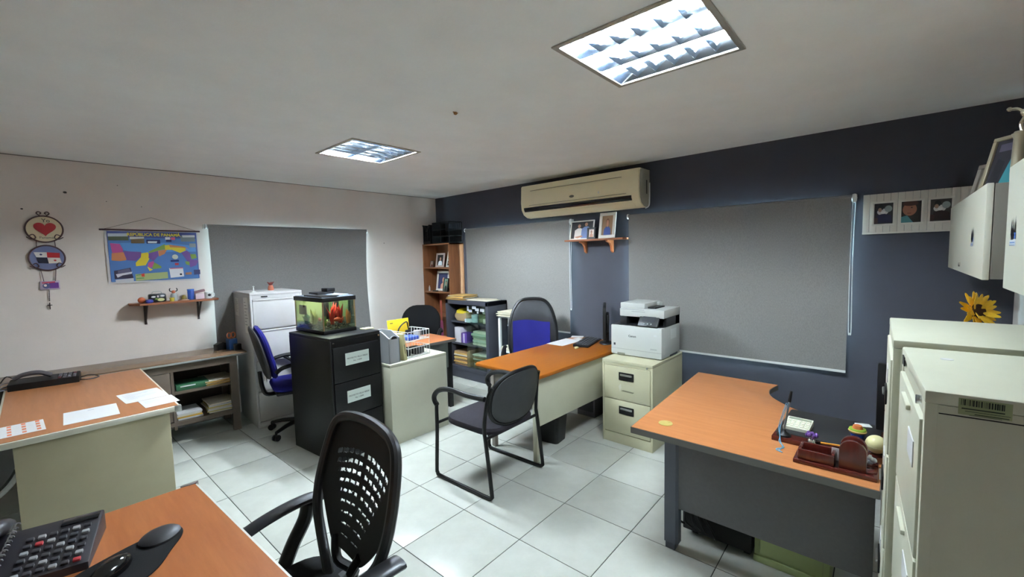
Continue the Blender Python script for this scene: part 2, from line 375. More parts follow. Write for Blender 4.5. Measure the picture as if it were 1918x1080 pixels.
# ------------------------------------------------------------------ ceiling lamps
def mirror():
    return M('mirror_louver', (210, 224, 240), 0.10, metal=1.0)
m_tube_n = M('fluorescent_tube', (228, 240, 243), 0.5, emit=TUBE_POWER_NEAR)
m_tube_f = M('fluorescent_tube_boosted', (228, 240, 246), 0.5, emit=TUBE_POWER_FAR)  # same tubes with extra emission added to brighten the far half of the room
m_house = M('lamp_housing_mirror', (150, 164, 184), 0.25, metal=1.0)
def lamp(label, x, y, rows, cells, m_tube):
    t = thing('ceiling_light', label, 'ceiling light', (x, y, H), 0, 'recessed louver lights')
    s = LW; D = 0.085
    b = B(); fo, fi = 0.302, 0.278
    for sg in (-1, 1):
        b.box(-fo, fo, sg * fi, sg * fo, -0.007, 0.0, 0.002); b.box(sg * fi, sg * fo, -fi, fi, -0.007, 0.0, 0.002)
    b.obj('frame', m_alu_frame, t)
    b = B(); e = 0.006
    b.box(-s, s, -s, s, D, D + e)
    for sg in (-1, 1): b.box(sg * (s - e), sg * s, -s, s, 0.0, D); b.box(-s + e, s - e, sg * (s - e), sg * s, 0.0, D)
    b.obj('housing', m_house, t)
    w = 2 * (s - e)
    for i in range(rows):
        xx = -w / 2 + (i + 0.5) * w / rows
        B().tube([(xx, -w / 2 + 0.012, 0.048), (xx, w / 2 - 0.012, 0.048)], 0.013, 12).obj('tube', m_tube, t)
    me = None
    for i in range(1, rows):       # long V-shaped mirror blades
        xx = -w / 2 + i * w / rows
        o = B().prism([(-0.002, 0.010), (0.002, 0.010), (0.010, 0.038), (-0.010, 0.038)], -w / 2, w / 2, Matrix.Translation((xx, 0, 0)) @ Matrix.Rotation(R(90), 4, 'X')).obj('long_louver', mirror(), t)
    for sg in (-1, 1):
        B().prism([(0, 0.002), (0.002, 0.002), (0.018, 0.05), (0.0, 0.05)], -w / 2, w / 2, Matrix.Translation((sg * w / 2, 0, 0)) @ Matrix.Diagonal((-sg, 1, 1, 1)) @ Matrix.Rotation(R(90), 4, 'X')).obj('side_reflector', mirror(), t)
    for j in range(1, cells):
        yy = -w / 2 + j * w / cells
        for i in range(rows):
            xx = -w / 2 + (i + 0.5) * w / rows; hw = w / rows / 2 - 0.003
            if me: o = bpy.data.objects.new('cross_louver', me); col.objects.link(o); o.parent = t
            else: o = B().prism([(-0.0012, 0.010), (0.0012, 0.010), (0.006, 0.034), (-0.006, 0.034)], -hw, hw, Matrix.Rotation(R(90), 4, 'Z') @ Matrix.Rotation(R(90), 4, 'X')).obj('cross_louver', mirror(), t); me = o.data
            o.location = (xx, yy, 0)
    return t
lamp('large recessed louver ceiling light nearest the viewer at the top', NEAR_LAMP[0], NEAR_LAMP[1], 3, 6, m_tube_n)
lamp('smaller-looking recessed louver ceiling light farther back above the desks', FAR_LAMP[0], FAR_LAMP[1], 2, 6, m_tube_f)

# ------------------------------------------------------------------ filing cabinets (built facing local -y)
def cup_handle(t, x, z, w=0.13, h=0.065, y=0.0):
    b = B(); b.box(x - w / 2, x + w / 2, y - 0.006, y, z - h / 2, z + h / 2, 0.004); o = b.obj('handle', m_black, t)
    B().box(x - w / 2 + 0.014, x + w / 2 - 0.014, y - 0.012, y - 0.004, z + 0.004, z + h / 2 - 0.012, 0.003).obj('handle_lip', m_alu, o)
    return o
def cabinet(label, loc, rz, w, d, h, n, mat, style, name='filing_cabinet', base=0.09, top=0.05, group=None, gap=0.006):
    t = thing(name, label, 'filing cabinet', loc, rz, group)
    b = B(); b.box(-w / 2, w / 2, 0.016, d, 0.0, h - 0.025, 0.002); b.box(-w / 2, w / 2, 0.0, d, h - 0.025, h, 0.004)
    for s in (-1, 1): b.box(s * w / 2, s * (w / 2 - 0.018), 0.001, 0.02, 0.0, h - 0.024, 0.002)
    b.box(-w / 2 + 0.018, w / 2 - 0.018, 0.004, 0.02, h - top, h - 0.025); b.box(-w / 2 + 0.018, w / 2 - 0.018, 0.003, 0.02, 0, base - 0.004, 0.001)
    b.obj('body', mat, t)
    dh = (h - base - top) / n
    for i in range(n):
        z0 = base + i * dh + gap / 2; z1 = base + (i + 1) * dh - gap / 2
        dr = B().box(-w / 2 + 0.02, w / 2 - 0.02, -0.004, 0.03, z0, z1, 0.003).obj('drawer', mat, t)
        zc = (z0 + z1) / 2
        if style == 'cup': cup_handle(dr, 0.0, z1 - dh * 0.27, y=-0.004)
        elif style == 'side':
            cup_handle(dr, 0.0, zc - 0.02, 0.11, 0.05, y=-0.004)
            b = B().box(-0.05, 0.05, -0.006, -0.003, zc + 0.03, zc + 0.075); o = b.obj('label_card', m_paper, dr)
        elif style == 'label':
            B().box(0.05, 0.15, -0.006, -0.003, zc + 0.02, zc + 0.075).obj('label_card', m_paper, dr)
            B().box(-0.06, 0.06, -0.012, -0.002, z1 - 0.03, z1 - 0.018, 0.003).obj('pull_lip', mat, dr)
        elif style == 'lip':
            B().box(-w / 2 + 0.02, w / 2 - 0.02, -0.012, 0.0, z1 - 0.014, z1 - 0.002, 0.003).obj('drawer_lip', mat, dr)
    return t
# two-drawer beige cabinet under the printer
cab = cabinet('beige two-drawer filing cabinet under the white printer', (3.14, 1.588, 0), -90, 0.44, 0.62, 0.70, 2, m_beige, 'cup', base=0.09, top=0.045)
B().cyl((0.175, 0.0, 0.672), (0.175, -0.006, 0.672), 0.008, n=12).obj('lock', m_chrome, cab)
dr = cab.children[2]
flat_print(dr, 'torn_sticker', [((198, 196, 180), [(0, 0.6), (0.16, 1), (0.2, 0.5), (0.1, 0.0)]), ((188, 186, 160), rect(0.25, 0.35, 1, 0.9)), ((120, 118, 100), [(0.15, 0.1), (0.9, 0.05), (1, 0.2), (0.3, 0.25)])], 0.14, 0.07, (-0.07, 0, 0.445), 0.0045)
# grey-white tall cabinet before the white wall
wc = cabinet('tall light grey filing cabinet with papers taped to its side', (1.55, 4.43, 0), -3, 0.46, 0.60, 1.288, 4, m_grey_cab, 'lip', top=0.055, base=0.06, gap=0.014)
B().box(-0.135, -0.08, -0.002, 0.01, 1.244, 1.256, 0.002).obj('brand_plate', m_black, wc)
for (y0, z0, w_, h_, rr) in ((0.41, 1.05, 0.13, 0.18, 3), (0.06, 0.90, 0.15, 0.34, -2)):
    lines = [((228, 228, 226), rect(0, 0, 1, 1))] + [((120, 122, 128), rect(0.15, 0.86 - k * 0.09, 0.5 + 0.35 * ((k * 7) % 3) / 2, 0.875 - k * 0.09)) for k in range(8)]
    flat_print(wc, 'taped_paper', lines, w_, h_, (0, 0, 0), 0.0005, mat=Matrix.Translation((-0.232, y0 + w_, z0)) @ Matrix.Rotation(R(-90), 4, 'Z') @ Matrix.Rotation(R(rr), 4, 'Y'))
# black three-drawer cabinet with the fish tank
bc = cabinet('black three-drawer filing cabinet carrying the fish tank', (1.679, 3.182, 0), 4.9, 0.45, 0.63, 0.982, 3, m_blackm, 'none', base=0.06, top=0.075)
for i, dr in enumerate([c for c in bc.children if c.name.startswith('drawer')]):
    if i == 0: continue
    zc = (0.478, 0.50, 0.80)[i]; z0 = zc - 0.048
    lab = B().box(-0.105, 0.105, -0.0065, -0.004, z0, z0 + 0.096).obj('label_card', M('label_paper', (214, 226, 220), 0.7), dr)
    text(lab, 'PROYECTO VILLA VERDE', 0.0165, (0, -0.0068, z0 + 0.052), m_ink)
    text(lab, 'No. 1-2000', 0.0165, (0, -0.0068, z0 + 0.028), m_ink)
for xx in (-0.2, 0.205): B().cyl((xx, 0.0, 0.945), (xx, -0.007, 0.945), 0.008, n=12).obj('lock', m_chrome, bc)
# beige cabinet seen from its side, tucked under the brown desk
cabinet('low pale grey cabinet seen from its plain side, holding binders and wire basket', (2.52, 3.325, 0), 90, 0.45, 0.60, 0.694, 2, m_beige2, 'cup')
# tall cabinets by the right edge, drawers facing +Y
k1 = cabinet('tall beige filing cabinet nearest the viewer with barcode sticker', (1.338, -0.038, 0), 183.3, 0.46, 0.48, 1.30, 4, m_beige2, 'label', base=0.07, top=0.06)
k2 = cabinet('tall beige filing cabinet behind the barcode one, next to the curved desk', (1.895, 0.0, 0), 181.2, 0.52, 0.50, 1.305, 4, m_beige2, 'side', base=0.07, top=0.06)
B().cyl((0.19, 0.0, 1.27), (0.19, -0.008, 1.27), 0.009, n=12).obj('lock', m_chrome, k1)
B().box(-0.19, -0.15, -0.002, 0.001, 1.262, 1.285).obj('maker_plate', m_black, k1)
bars = [((152, 160, 122), rect(0, 0, 1, 1))]
x = 0.05; random.seed(3)
while x < 0.86:
    w_ = random.choice((0.008, 0.012, 0.02, 0.03)); bars.append(((24, 28, 22), rect(x, 0.58, x + w_, 0.95))); x += w_ + random.choice((0.008, 0.012, 0.022))
bars += [((28, 40, 30), rect(0.05, 0.40, 0.85, 0.47)), ((28, 40, 30), rect(0.12, 0.27, 0.95, 0.30)), ((40, 46, 34), rect(0.3, 0.12, 0.93, 0.17)), ((60, 66, 50), rect(0.2, 0.05, 0.8, 0.08))]
flat_print(k1, 'barcode_sticker', bars, 0.066, 0.030, (0, 0, 0), 0.0005, mat=Matrix.Translation((0.2302, 0.045, 1.264)) @ Matrix.Rotation(R(90), 4, 'Z'))
B().box(0.2295, 0.2308, 0.02, 0.48, 1.2585, 1.2605).obj('side_seam', m_blackm, k1)
b = B(); b.tube(crom([(-0.09, 0.30, 1.3003), (-0.06, 0.305, 1.3003), (-0.03, 0.295, 1.3003)], 5), 0.0012, 5); b.obj('scratch', m_ink, k1)
B().lathe([(0, 0), (0.012, 0.0), (0.011, 0.001), (0.0, 0.001)], 14, (-0.10, 0.07, 1.30)).obj('tape_scrap', m_paper, k1)

# ------------------------------------------------------------------ desks
# left metal desk
t = thing('metal_desk', 'olive-beige metal desk with wood laminate top at the left edge', 'desk', (0.172, 3.18, 0))
W2 = 0.365
B().box(-W2, W2, 0, 1.41, 0.695, 0.728, 0.006).obj('top_slab', m_cream, t)
B().box(-W2 + 0.012, W2 - 0.012, 0.012, 1.40, 0.727, 0.7295).obj('laminate', m_wood_l, t)
B().box(W2 - 0.03, W2 + 0.004, -0.004, 0.03, 0.692, 0.7285, 0.004).obj('corner_cap', m_alu, t)
B().box(-0.30, 0.315, 0.035, 0.06, 0.0, 0.695, 0.004).obj('end_panel', m_olive, t)
B().box(-0.30, 0.315, 1.33, 1.36, 0.0, 0.695, 0.004).obj('end_panel', m_olive, t)
B().box(0.285, 0.305, 0.06, 1.33, 0.3, 0.695).obj('modesty_panel', m_olive, t)
# near desk in the lower left corner
t = thing('metal_desk', 'wood-topped desk in the lower left corner, nearest the viewer', 'desk', (-0.09, 1.99, 0), 0)
poly = [(-0.62, 0.0), (-0.62, -1.35), (0.53, -1.35), (0.496, -0.8), (0.455, 0.0)]
B().prism(poly, 0.694, 0.7285, bev=0.003).obj('top_slab', M('pale_grey_edge', (200, 200, 196), 0.4), t)
B().prism([(-0.612, -0.008), (-0.612, -1.342), (0.522, -1.342), (0.488, -0.8), (0.447, -0.008)], 0.728, 0.7305).obj('laminate', m_wood_n, t)
B().prism([(0.405, 0.004), (0.405, -0.006), (0.43, -0.012), (0.452, -0.012), (0.461, 0.004)], 0.692, 0.734, bev=0.003).obj('corner_cap', M('grey_rubber', (112, 104, 104), 0.6), t)
for (x0, x1) in ((-0.58, -0.55), (0.24, 0.26)): B().box(x0, x1, -1.28, -0.06, 0.0, 0.694, 0.003).obj('end_panel', m_olive, t)
# orange desk in the middle
t = thing('office_desk', 'bright orange-topped desk with pale panel, running to the blue-grey wall', 'desk', (2.43, 2.29, 0), -1.2)
B().prism([(0.0, -0.34), (0.03, -0.355), (1.50, -0.355), (1.50, 0.33), (0.03, 0.34), (0.0, 0.325)], 0.652, 0.682, bev=0.009).obj('desk_top', m_wood_o, t)
m_pl = M('pale_desk_metal', (196, 196, 176), 0.5, var=0.03)
m_plg = M('grey_desk_metal', (150, 142, 134), 0.5)
B().box(0.03, 1.40, -0.315, -0.298, 0.275, 0.652, 0.002).obj('modesty_panel', m_pl, t)
for yy, mm in ((-0.315, m_pl), (0.135, m_plg)):
    B().box(0.02, 0.055, yy - 0.004, yy + 0.035, 0.0, 0.652, 0.003).obj('leg', mm, t)
B().box(0.03, 0.045, -0.28, 0.135, 0.42, 0.652).obj('end_panel', m_plg, t)
for yy in (-0.3, 0.26): B().box(1.40, 1.44, yy, yy + 0.04, 0.0, 0.652, 0.003).obj('leg', m_pl, t)
# curved desk on the right
t = thing('corner_desk', 'pear-wood corner desk with curved edge and grey panel at the right', 'desk', (0, 0, 0), 0)
cur = [(Vector(p)) for p in ((3.16, 0.545), (3.05, 0.545))]
curve = [(3.155, 0.535), (3.02, 0.555), (2.90, 0.53), (2.80, 0.46), (2.71, 0.36), (2.645, 0.22), (2.625, 0.08), (2.62, -0.05)]
cv = [(p.x, p.y) for p in crom([Vector((a, b_, 0)) for a, b_ in curve], 5)]
poly = [(2.19, -0.50), (2.19, 0.012), (1.965, 0.012), (1.955, 0.965), (3.165, 1.035)] + cv + [(2.62, -0.50)]
poly = poly[::-1]
B().prism(poly, 0.668, 0.702, bev=0.003).obj('desk_top', [m_wood_r], t)
b = B(); n = len(poly)
edge = [Vector((p[0], p[1], 0)) for p in poly]
for i in range(n):
    a, c = edge[i], edge[(i + 1) % n]
    if (c - a).length < 1e-5: continue
    d_ = (c - a).normalized(); nr = Vector((d_.y, -d_.x, 0)) * 0.0025
    b.prism([(a.x, a.y), (c.x, c.y), (c.x + nr.x, c.y + nr.y), (a.x + nr.x, a.y + nr.y)], 0.6685, 0.6995)
b.obj('edge_band', M('grey_edge_band', (98, 96, 92), 0.6), t)
B().box(2.155, 2.175, 0.025, 0.80, 0.235, 0.668, 0.002).obj('modesty_panel', m_panel, t)
for (x0, y0) in ((2.145, 0.80), (3.05, 0.62), (2.5, -0.45)):
    b = B(); b.prism([(0, 0.012), (0.012, 0), (0.05, 0), (0.062, 0.012), (0.062, 0.07), (0, 0.07)], 0.04, 0.668, Matrix.Translation((x0, y0, 0)))
    b.prism([(0.006, 0.016), (0.056, 0.016), (0.056, 0.066), (0.006, 0.066)], 0.0, 0.04, Matrix.Translation((x0, y0, 0)), 0.004); b.obj('leg', M('blue_grey_leg', (78, 82, 94), 0.45), t)
b = B(); b.lathe([(0, 0), (0.034, 0), (0.034, 0.003), (0.028, 0.0045), (0, 0.0045)], 20, (2.096, 0.845, 0.702)); b.box(2.106, 2.122, 0.826, 0.842, 0.7065, 0.7085, 0.001)
b.obj('cable_grommet', M('olive_grommet', (176, 164, 96), 0.5), t)
# brown desk behind
t = thing('office_desk', 'small brown desk with black legs in front of the dark cabinet', 'desk', (2.92, 3.64, 0), -3)
B().box(-0.86, 0, -0.235, 0.235, 0.702, 0.73, 0.003).obj('desk_top', m_wood_b, t)
B().box(-0.862, 0.002, -0.237, -0.235, 0.702, 0.7285).obj('edge_band', M('grey_edge_band'), t)
for yy in (-0.2, 0.16): B().box(-0.075, -0.03, yy, yy + 0.045, 0, 0.702, 0.004).obj('leg', m_blackm, t)
for yy in (0.13,): B().box(-0.86, -0.82, yy, yy + 0.04, 0, 0.702, 0.004).obj('leg', m_blackm, t)
B().box(-0.36, -0.075, -0.19, -0.178, 0.43, 0.702).obj('modesty_panel', M('greenish_panel', (96, 104, 100), 0.6), t)
# credenza
t = thing('credenza', 'low brown steel credenza with open shelves along the white wall', 'credenza', (1.30, 4.57, 0), -3.5)
L = 1.75
B().box(-L, 0, -0.02, 0.455, 0.708, 0.738, 0.006).obj('top', wood('credenza_top', (112, 88, 68), (124, 98, 75), 0.25, (1.2, 12, 12)), t)
B().box(-L, 0.003, -0.024, -0.018, 0.712, 0.728, 0.002).obj('edge_strip', m_alu, t)
m_cr = m_wood_cred
B().box(-L, -0.11, 0.012, 0.03, 0.645, 0.708).obj('apron', m_cr, t)
for x0 in (-L + 0.02, -0.11):
    for y0 in (0.015, 0.42):
        B().prism([(0, 0), (0.06, 0), (0.055, 0.045), (0, 0.045)], 0.0, 0.708, Matrix.Translation((x0 - 0.03, y0, 0))).obj('leg', m_cr, t)
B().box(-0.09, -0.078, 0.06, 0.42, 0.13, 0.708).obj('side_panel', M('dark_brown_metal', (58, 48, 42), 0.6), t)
B().box(-0.575, -0.555, 0.02, 0.44, 0.13, 0.708).obj('divider', m_cr, t)
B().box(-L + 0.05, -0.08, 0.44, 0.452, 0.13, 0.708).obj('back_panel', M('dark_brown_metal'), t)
B().box(-0.56, -0.09, 0.03, 0.44, 0.44, 0.46).obj('shelf', m_cr, t)
B().box(-L + 0.05, -0.085, 0.015, 0.44, 0.165, 0.20).obj('shelf', m_cr, t)
B().box(-L + 0.06, -0.58, 0.014, 0.03, 0.21, 0.64, 0.002).obj('door', m_cr, t)
CRED = t

# ------------------------------------------------------------------ storage furniture at the back
t = thing('metal_bookcase', 'charcoal metal cabinet with glass doors, stuffed with folders', 'cabinet', (3.64, 4.055, 0), -90)
w, d, h = 0.80, 0.34, 1.02
b = B()
for s in (-1, 1): b.box(s * w / 2, s * (w / 2 - 0.05), 0, d, 0.06, h, 0.002)
b.box(-w / 2, w / 2, 0, d, h - 0.05, h, 0.002); b.box(-w / 2, w / 2, 0, d, 0.10, 0.15, 0.002); b.box(-w / 2, w / 2, d - 0.012, d, 0.1, h); b.box(-w / 2, w / 2, 0.004, d, 0.0, 0.1, 0.002)
b.obj('body', m_dkmetal, t)
for z in (0.43, 0.72): B().box(-w / 2 + 0.05, w / 2 - 0.05, 0.045, d - 0.012, z, z + 0.018).obj('shelf', m_dkmetal, t)
B().box(-0.02, w / 2 - 0.05, 0.018, 0.022, 0.15, h - 0.05).obj('glass_door', m_glass, t)
BOOKC = t
t = thing('wooden_bookcase', 'tall brown wooden bookcase in the corner with photo frames', 'bookcase', (3.775, 4.80, 0), -90)
w, d, h = 0.59, 0.265, 1.775
for s in (-1, 1): B().box(s * w / 2, s * (w / 2 - 0.018), 0, d, 0, h, 0.001).obj('side_panel', m_wood_case, t)
B().box(-w / 2 + 0.018, w / 2 - 0.018, d - 0.008, d, 0, h - 0.018).obj('back_panel', m_wood_case, t)
for z in (0.06, 0.40, 0.74, 1.083, 1.425, h - 0.018): B().box(-w / 2 + (0.0 if z > 1.7 else 0.018), w / 2 - (0.0 if z > 1.7 else 0.018), 0.001, d - 0.008, z, z + 0.018).obj('shelf', m_wood_case, t)
t = thing('paper_trolley', 'white metal stand stacked with old papers beside the dark cabinet', 'stand', (3.712, 3.36, 0), -90)
for sx in (-0.2, 0.17):
    for sy in (0, 0.24): B().box(sx, sx + 0.03, sy, sy + 0.03, 0, 0.86, 0.002).obj('leg', m_white_p, t)
for z in (0.84, 0.42): B().box(-0.2, 0.2, 0, 0.27, z, z + 0.02, 0.002).obj('shelf', m_white_p, t)
# overhead cabinets on the right wall, doors facing +Y
def overhead(label, x0, x1, lx, key):
    t = thing('overhead_cabinet', label, 'wall cabinet', ((x0 + x1) / 2, YR + 0.003, 0), 180)
    w = x1 - x0; d = 0.31
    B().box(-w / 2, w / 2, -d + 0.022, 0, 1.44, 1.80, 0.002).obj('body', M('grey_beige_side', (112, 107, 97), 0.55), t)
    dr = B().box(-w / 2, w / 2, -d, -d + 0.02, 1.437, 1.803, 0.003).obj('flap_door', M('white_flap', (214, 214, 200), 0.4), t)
    xc = (x0 + x1) / 2 - lx
    pk = [[(0, 0.15), (0.06, 0.38), (0.20, 1.0), (0.27, 0.5), (0.33, 0.34), (0.48, 1.02), (0.54, 0.5), (0.62, 0.36), (0.82, 1.08), (0.86, 0.3), (0.8, 0.15), (0.7, 0.15), (0.64, 0.28), (0.55, 0.12), (0.44, 0.12), (0.36, 0.3), (0.27, 0.12), (0.18, 0.12), (0.1, 0.34)]]
    g = 0.085
    flat_print(dr, 'logo_sticker', [((206, 214, 224), rect(-0.02, -0.12, 0.95, 0.12)), ((20, 22, 34), pk[0]), ((70, 110, 190), rect(0.70, 0.15, 0.90, 0.40)), ((120, 150, 200), rect(0.05, -0.02, 0.85, 0.04)), ((110, 140, 180), rect(0, -0.10, 0.9, -0.07))], g, g * 0.85, (xc - g / 2, -d, 1.575), 0.0006)
    if key is not None: B().cyl((xc + key, -d - 0.006, 1.475), (xc + key, -d, 1.475), 0.011, n=14).obj('lock', m_chrome, dr)
    return t
overhead('white overhead cabinet mounted farther along the right wall with photo frames on top', 2.42, 3.80, 2.735, -0.42)
overhead('white overhead cabinet cut off by the right edge, nearest the viewer', 0.95, 1.985, 1.868, None)

# ------------------------------------------------------------------ air conditioner
t = thing('air_conditioner', 'yellowed split air conditioner high on the blue-grey wall', 'air conditioner', (XD, 2.53, 0), -90)
prof = [(0, 2.03), (-0.06, 2.01), (-0.12, 2.015), (-0.18, 2.045), (-0.215, 2.10), (-0.225, 2.18), (-0.215, 2.36), (-0.205, 2.372), (-0.17, 2.378), (0, 2.378)]
YZX = Matrix(((0, 0, 1, 0), (1, 0, 0, 0), (0, 1, 0, 0), (0, 0, 0, 1)))
B().prism(prof, -0.725, 0.725, YZX, 0.012).obj('casing', m_ac, t)
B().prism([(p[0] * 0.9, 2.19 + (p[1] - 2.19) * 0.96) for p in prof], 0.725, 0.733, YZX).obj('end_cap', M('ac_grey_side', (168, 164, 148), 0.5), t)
B().prism([(-0.195, 2.078), (-0.2065, 2.075), (-0.2195, 2.099), (-0.2225, 2.122), (-0.21, 2.124)], -0.68, 0.65, YZX).obj('air_outlet', M('ac_outlet_gloss', (20, 18, 18), 0.12), t)
B().prism([(-0.12, 2.010), (-0.185, 2.045), (-0.195, 2.058), (-0.18, 2.06)], -0.69, 0.66, YZX).obj('louver', m_ac, t)
b = B(); b.box(-0.58, 0.55, -0.2252, -0.2205, 2.305, 2.308); b.box(-0.60, 0.60, -0.2262, -0.2205, 2.143, 2.146); b.obj('panel_seam', M('seam_shadow', (120, 110, 84), 0.8), t)
B().box(0.7305, 0.735, -0.075, -0.055, 2.14, 2.27).obj('side_grille', M('dark_grille', (60, 58, 56), 0.7), t)
B().prism(ell(0, 0, 0.03, 0.013), 0.0, 0.002, Matrix.Translation((-0.02, -0.2252, 2.185)) @ UP).obj('maker_badge', M('badge_grey', (110, 104, 88), 0.5), t)
B().box(0.295, 0.305, -0.2272, -0.224, 2.178, 2.2, 0.001).obj('indicator', m_white_p, t)
b = B(); b.tube(crom([(0.70, -0.02, 2.01), (0.735, -0.02, 2.03), (0.74, -0.015, 2.10), (0.738, -0.01, 2.25)], 5), 0.006, 6); b.obj('drain_pipe', m_white_p, t)

# ------------------------------------------------------------------ wall shelves
t = thing('wall_shelf', 'small wooden wall shelf with photo frames under the air conditioner', 'shelf', (XD, 2.35, 0), -90)
B().box(-0.345, 0.345, -0.16, 0, 1.715, 1.733, 0.002).obj('board', m_wood_sh, t)
for xx in (-0.165, 0.155):
    B().prism([(0, 1.715), (-0.13, 1.715), (-0.135, 1.70), (-0.075, 1.685), (-0.045, 1.655), (-0.03, 1.60), (0, 1.585)], xx - 0.01, xx + 0.01, YZX).obj('bracket', wood('bracket_wood', (176, 102, 60), (190, 116, 72), 0.5), t)
t = thing('wall_shelf', 'narrow wooden wall shelf with trinkets below the map', 'shelf', (0.875, YW, 0), 0)
B().prism([(-0.325, 0), (-0.33, -0.10), (-0.27, -0.19), (0.27, -0.19), (0.33, -0.14), (0.335, 0)], 1.217, 1.235, bev=0.003).obj('board', m_wood_sh, t)
for xx in (-0.215, 0.185):
    b = B(); b.box(xx - 0.009, xx + 0.009, -0.008, 0, 1.03, 1.217, 0.002); b.box(xx - 0.009, xx + 0.009, -0.15, 0, 1.209, 1.217, 0.002)
    b.tube([(xx, -0.006, 1.06), (xx, -0.13, 1.21)], 0.008, 6); b.obj('bracket', M('dark_bracket', (48, 40, 38), 0.6), t)

# ------------------------------------------------------------------ chairs
def star_base(t, r=0.29, zc=0.09, hub=0.38, rot=0):
    B().lathe([(0, 0.055), (0.045, 0.06), (0.05, 0.10), (0.03, 0.13), (0.028, 0.24), (0.018, 0.25), (0.018, hub), (0, hub)], 16).obj('gas_lift', m_black, t)
    for k in range(5):
        a = R(72 * k + rot); c, s = math.cos(a), math.sin(a)
        leg = B().tube([(0.03 * c, 0.03 * s, 0.10), (r * 0.6 * c, r * 0.6 * s, 0.092), (r * c, r * s, 0.072)], [0.026, 0.021, 0.016], 8, flat=0.8).obj('base_leg', m_black, t)
        b = B()
        for e in (-1, 1):
            b.tube([(r * c - e * s * 0.006, r * s + e * c * 0.006, 0.027), (r * c - e * s * 0.024, r * s + e * c * 0.024, 0.027)], 0.027, 12)
        b.tube([(r * c, r * s, 0.03), (r * c, r * s, 0.075)], 0.010, 8); b.obj('caster', m_black, leg)
def cushion(w, d, z0, z1, r=0.07, y0=0.0, dome=0.02):
    """seat pad: rounded plan with softened rim"""
    t = B(); n = 6; out = rrect(w, d, r, 6, 0, y0)
    lv = [(0.90, z0), (0.985, z0 + 0.25 * (z1 - z0)), (1.0, z0 + 0.55 * (z1 - z0)), (0.97, z0 + 0.85 * (z1 - z0)), (0.88, z1), (0.55, z1 + dome * 0.7), (0.2, z1 + dome)]
    bm = bmesh.new(); rings = [[bm.verts.new((x * s, y0 + (y - y0) * s, z)) for x, y in out] for s, z in lv]; k = len(out)
    for a, b2 in zip(rings, rings[1:]):
        for j in range(k): bm.faces.new((a[j], a[(j + 1) % k], b2[(j + 1) % k], b2[j]))
    bm.faces.new(rings[0][::-1]); bm.faces.new(rings[-1]); bmesh.ops.recalc_face_normals(bm, faces=bm.faces)
    return t.merge(bm)

# --- black mesh chair in the foreground (faces -y local)
t = thing('mesh_office_chair', 'black mesh-backed office chair at the near desk in the foreground', 'chair', (0.53, 1.37, 0), -92)
star_base(t, rot=20)
cushion(0.48, 0.42, 0.42, 0.48, 0.12, -0.06).obj('seat', m_blackf, t)
B().box(-0.10, 0.10, -0.12, 0.14, 0.375, 0.42, 0.01).obj('tilt_mechanism', m_black, t)
def bk(x, z):           # back surface: depth as function of x and z
    return 0.14 + (z - 0.69) * 0.24 + 0.012 * math.sin((z - 0.6) * 6.0) - 0.4 * x * x
ZT = lambda z: z if z < 0.7 else 0.7 + (z - 0.7) * 0.84
half = [(x, ZT(z) - 0.012) for x, z in [(0.05, 0.47), (0.10, 0.52), (0.17, 0.59), (0.225, 0.66), (0.248, 0.74), (0.250, 0.82), (0.240, 0.92), (0.222, 1.00), (0.19, 1.045), (0.12, 1.068), (0.0, 1.075)]]
loop = [(-x, z) for x, z in half] + [(x, z) for x, z in half[::-1][1:]]
path = crom([(x, bk(x, z), z) for x, z in loop], 5)
b = B(); b.tube(path, 0.018, 10); b.obj('back_frame', M('charcoal_frame', (30, 30, 34), 0.4), t)
def hw_at(z):
    for (x0, z0), (x1, z1) in zip(half, half[1:]):
        if z0 <= z <= z1: return x0 + (x1 - x0) * (z - z0) / (z1 - z0)
    return 0.02
def inner(z):
    if z < 0.72: return 0.10 + 0.135 * min(1, max(0, (z - 0.575) / 0.145)) ** 0.8
    return hw_at(min(z, half[-1][1] - 0.001)) - 0.004
def fn(u, v):
    z = 0.575 + 0.428 * v; x = (2 * u - 1) * inner(z)
    return (x, bk(x, z) + 0.003, z)
def slot(u, v):
    z = 0.575 + 0.428 * v; x = (2 * u - 1) * inner(z)
    zz = (z - 0.615 + 0.9 * x * x) / 0.033; k = math.floor(zz); fr = zz - k
    if k < 0 or k > 8 or abs(x) > 0.06 + 0.016 * k or abs(x) > 0.185 or abs(x) < 0.012: return False
    if fr > 0.14 + 0.045 * k: return False
    xx = (abs(x) / 0.036 + 0.5 * 0) % 1
    return xx > 0.16
B().grid(fn, 88, 110, 0.004, slot).obj('mesh_back', M('black_mesh', (20, 20, 22), 0.7), t)
b = B(); b.tube(crom([(-0.09, bk(.1, .6) + 0.006, 0.60), (-0.05, bk(.05, .52) + 0.012, 0.535), (0, 0.14, 0.49), (0, 0.08, 0.44)], 5), [0.016] * 16, 8)
b.tube(crom([(0.09, bk(.1, .6) + 0.006, 0.60), (0.05, bk(.05, .52) + 0.012, 0.535), (0, 0.14, 0.49), (0, 0.08, 0.44)], 5), [0.016] * 16, 8)
b.box(-0.055, 0.055, 0.06, 0.135, 0.44, 0.485, 0.012); b.obj('back_bracket', m_black, t)
for s in (-1, 1):
    x = s * 0.285
    arm = B(); arm.tube(crom([(x + s * 0.005, -0.115, 0.625), (x, -0.06, 0.645), (x, 0.02, 0.66), (x, 0.10, 0.665), (x - s * 0.006, 0.155, 0.66)], 5), 0.034, 12, flat=0.45)
    arm = arm.obj('armrest', M('charcoal_frame'), t)
    b = B(); b.tube(crom([(x, 0.10, 0.65), (x, 0.085, 0.59), (x - s * 0.01, 0.03, 0.51), (x - s * 0.05, -0.02, 0.44), (x - s * 0.12, -0.02, 0.41)], 5), [0.03] * 21, 10, flat=0.8); b.obj('arm_support', m_black, arm)

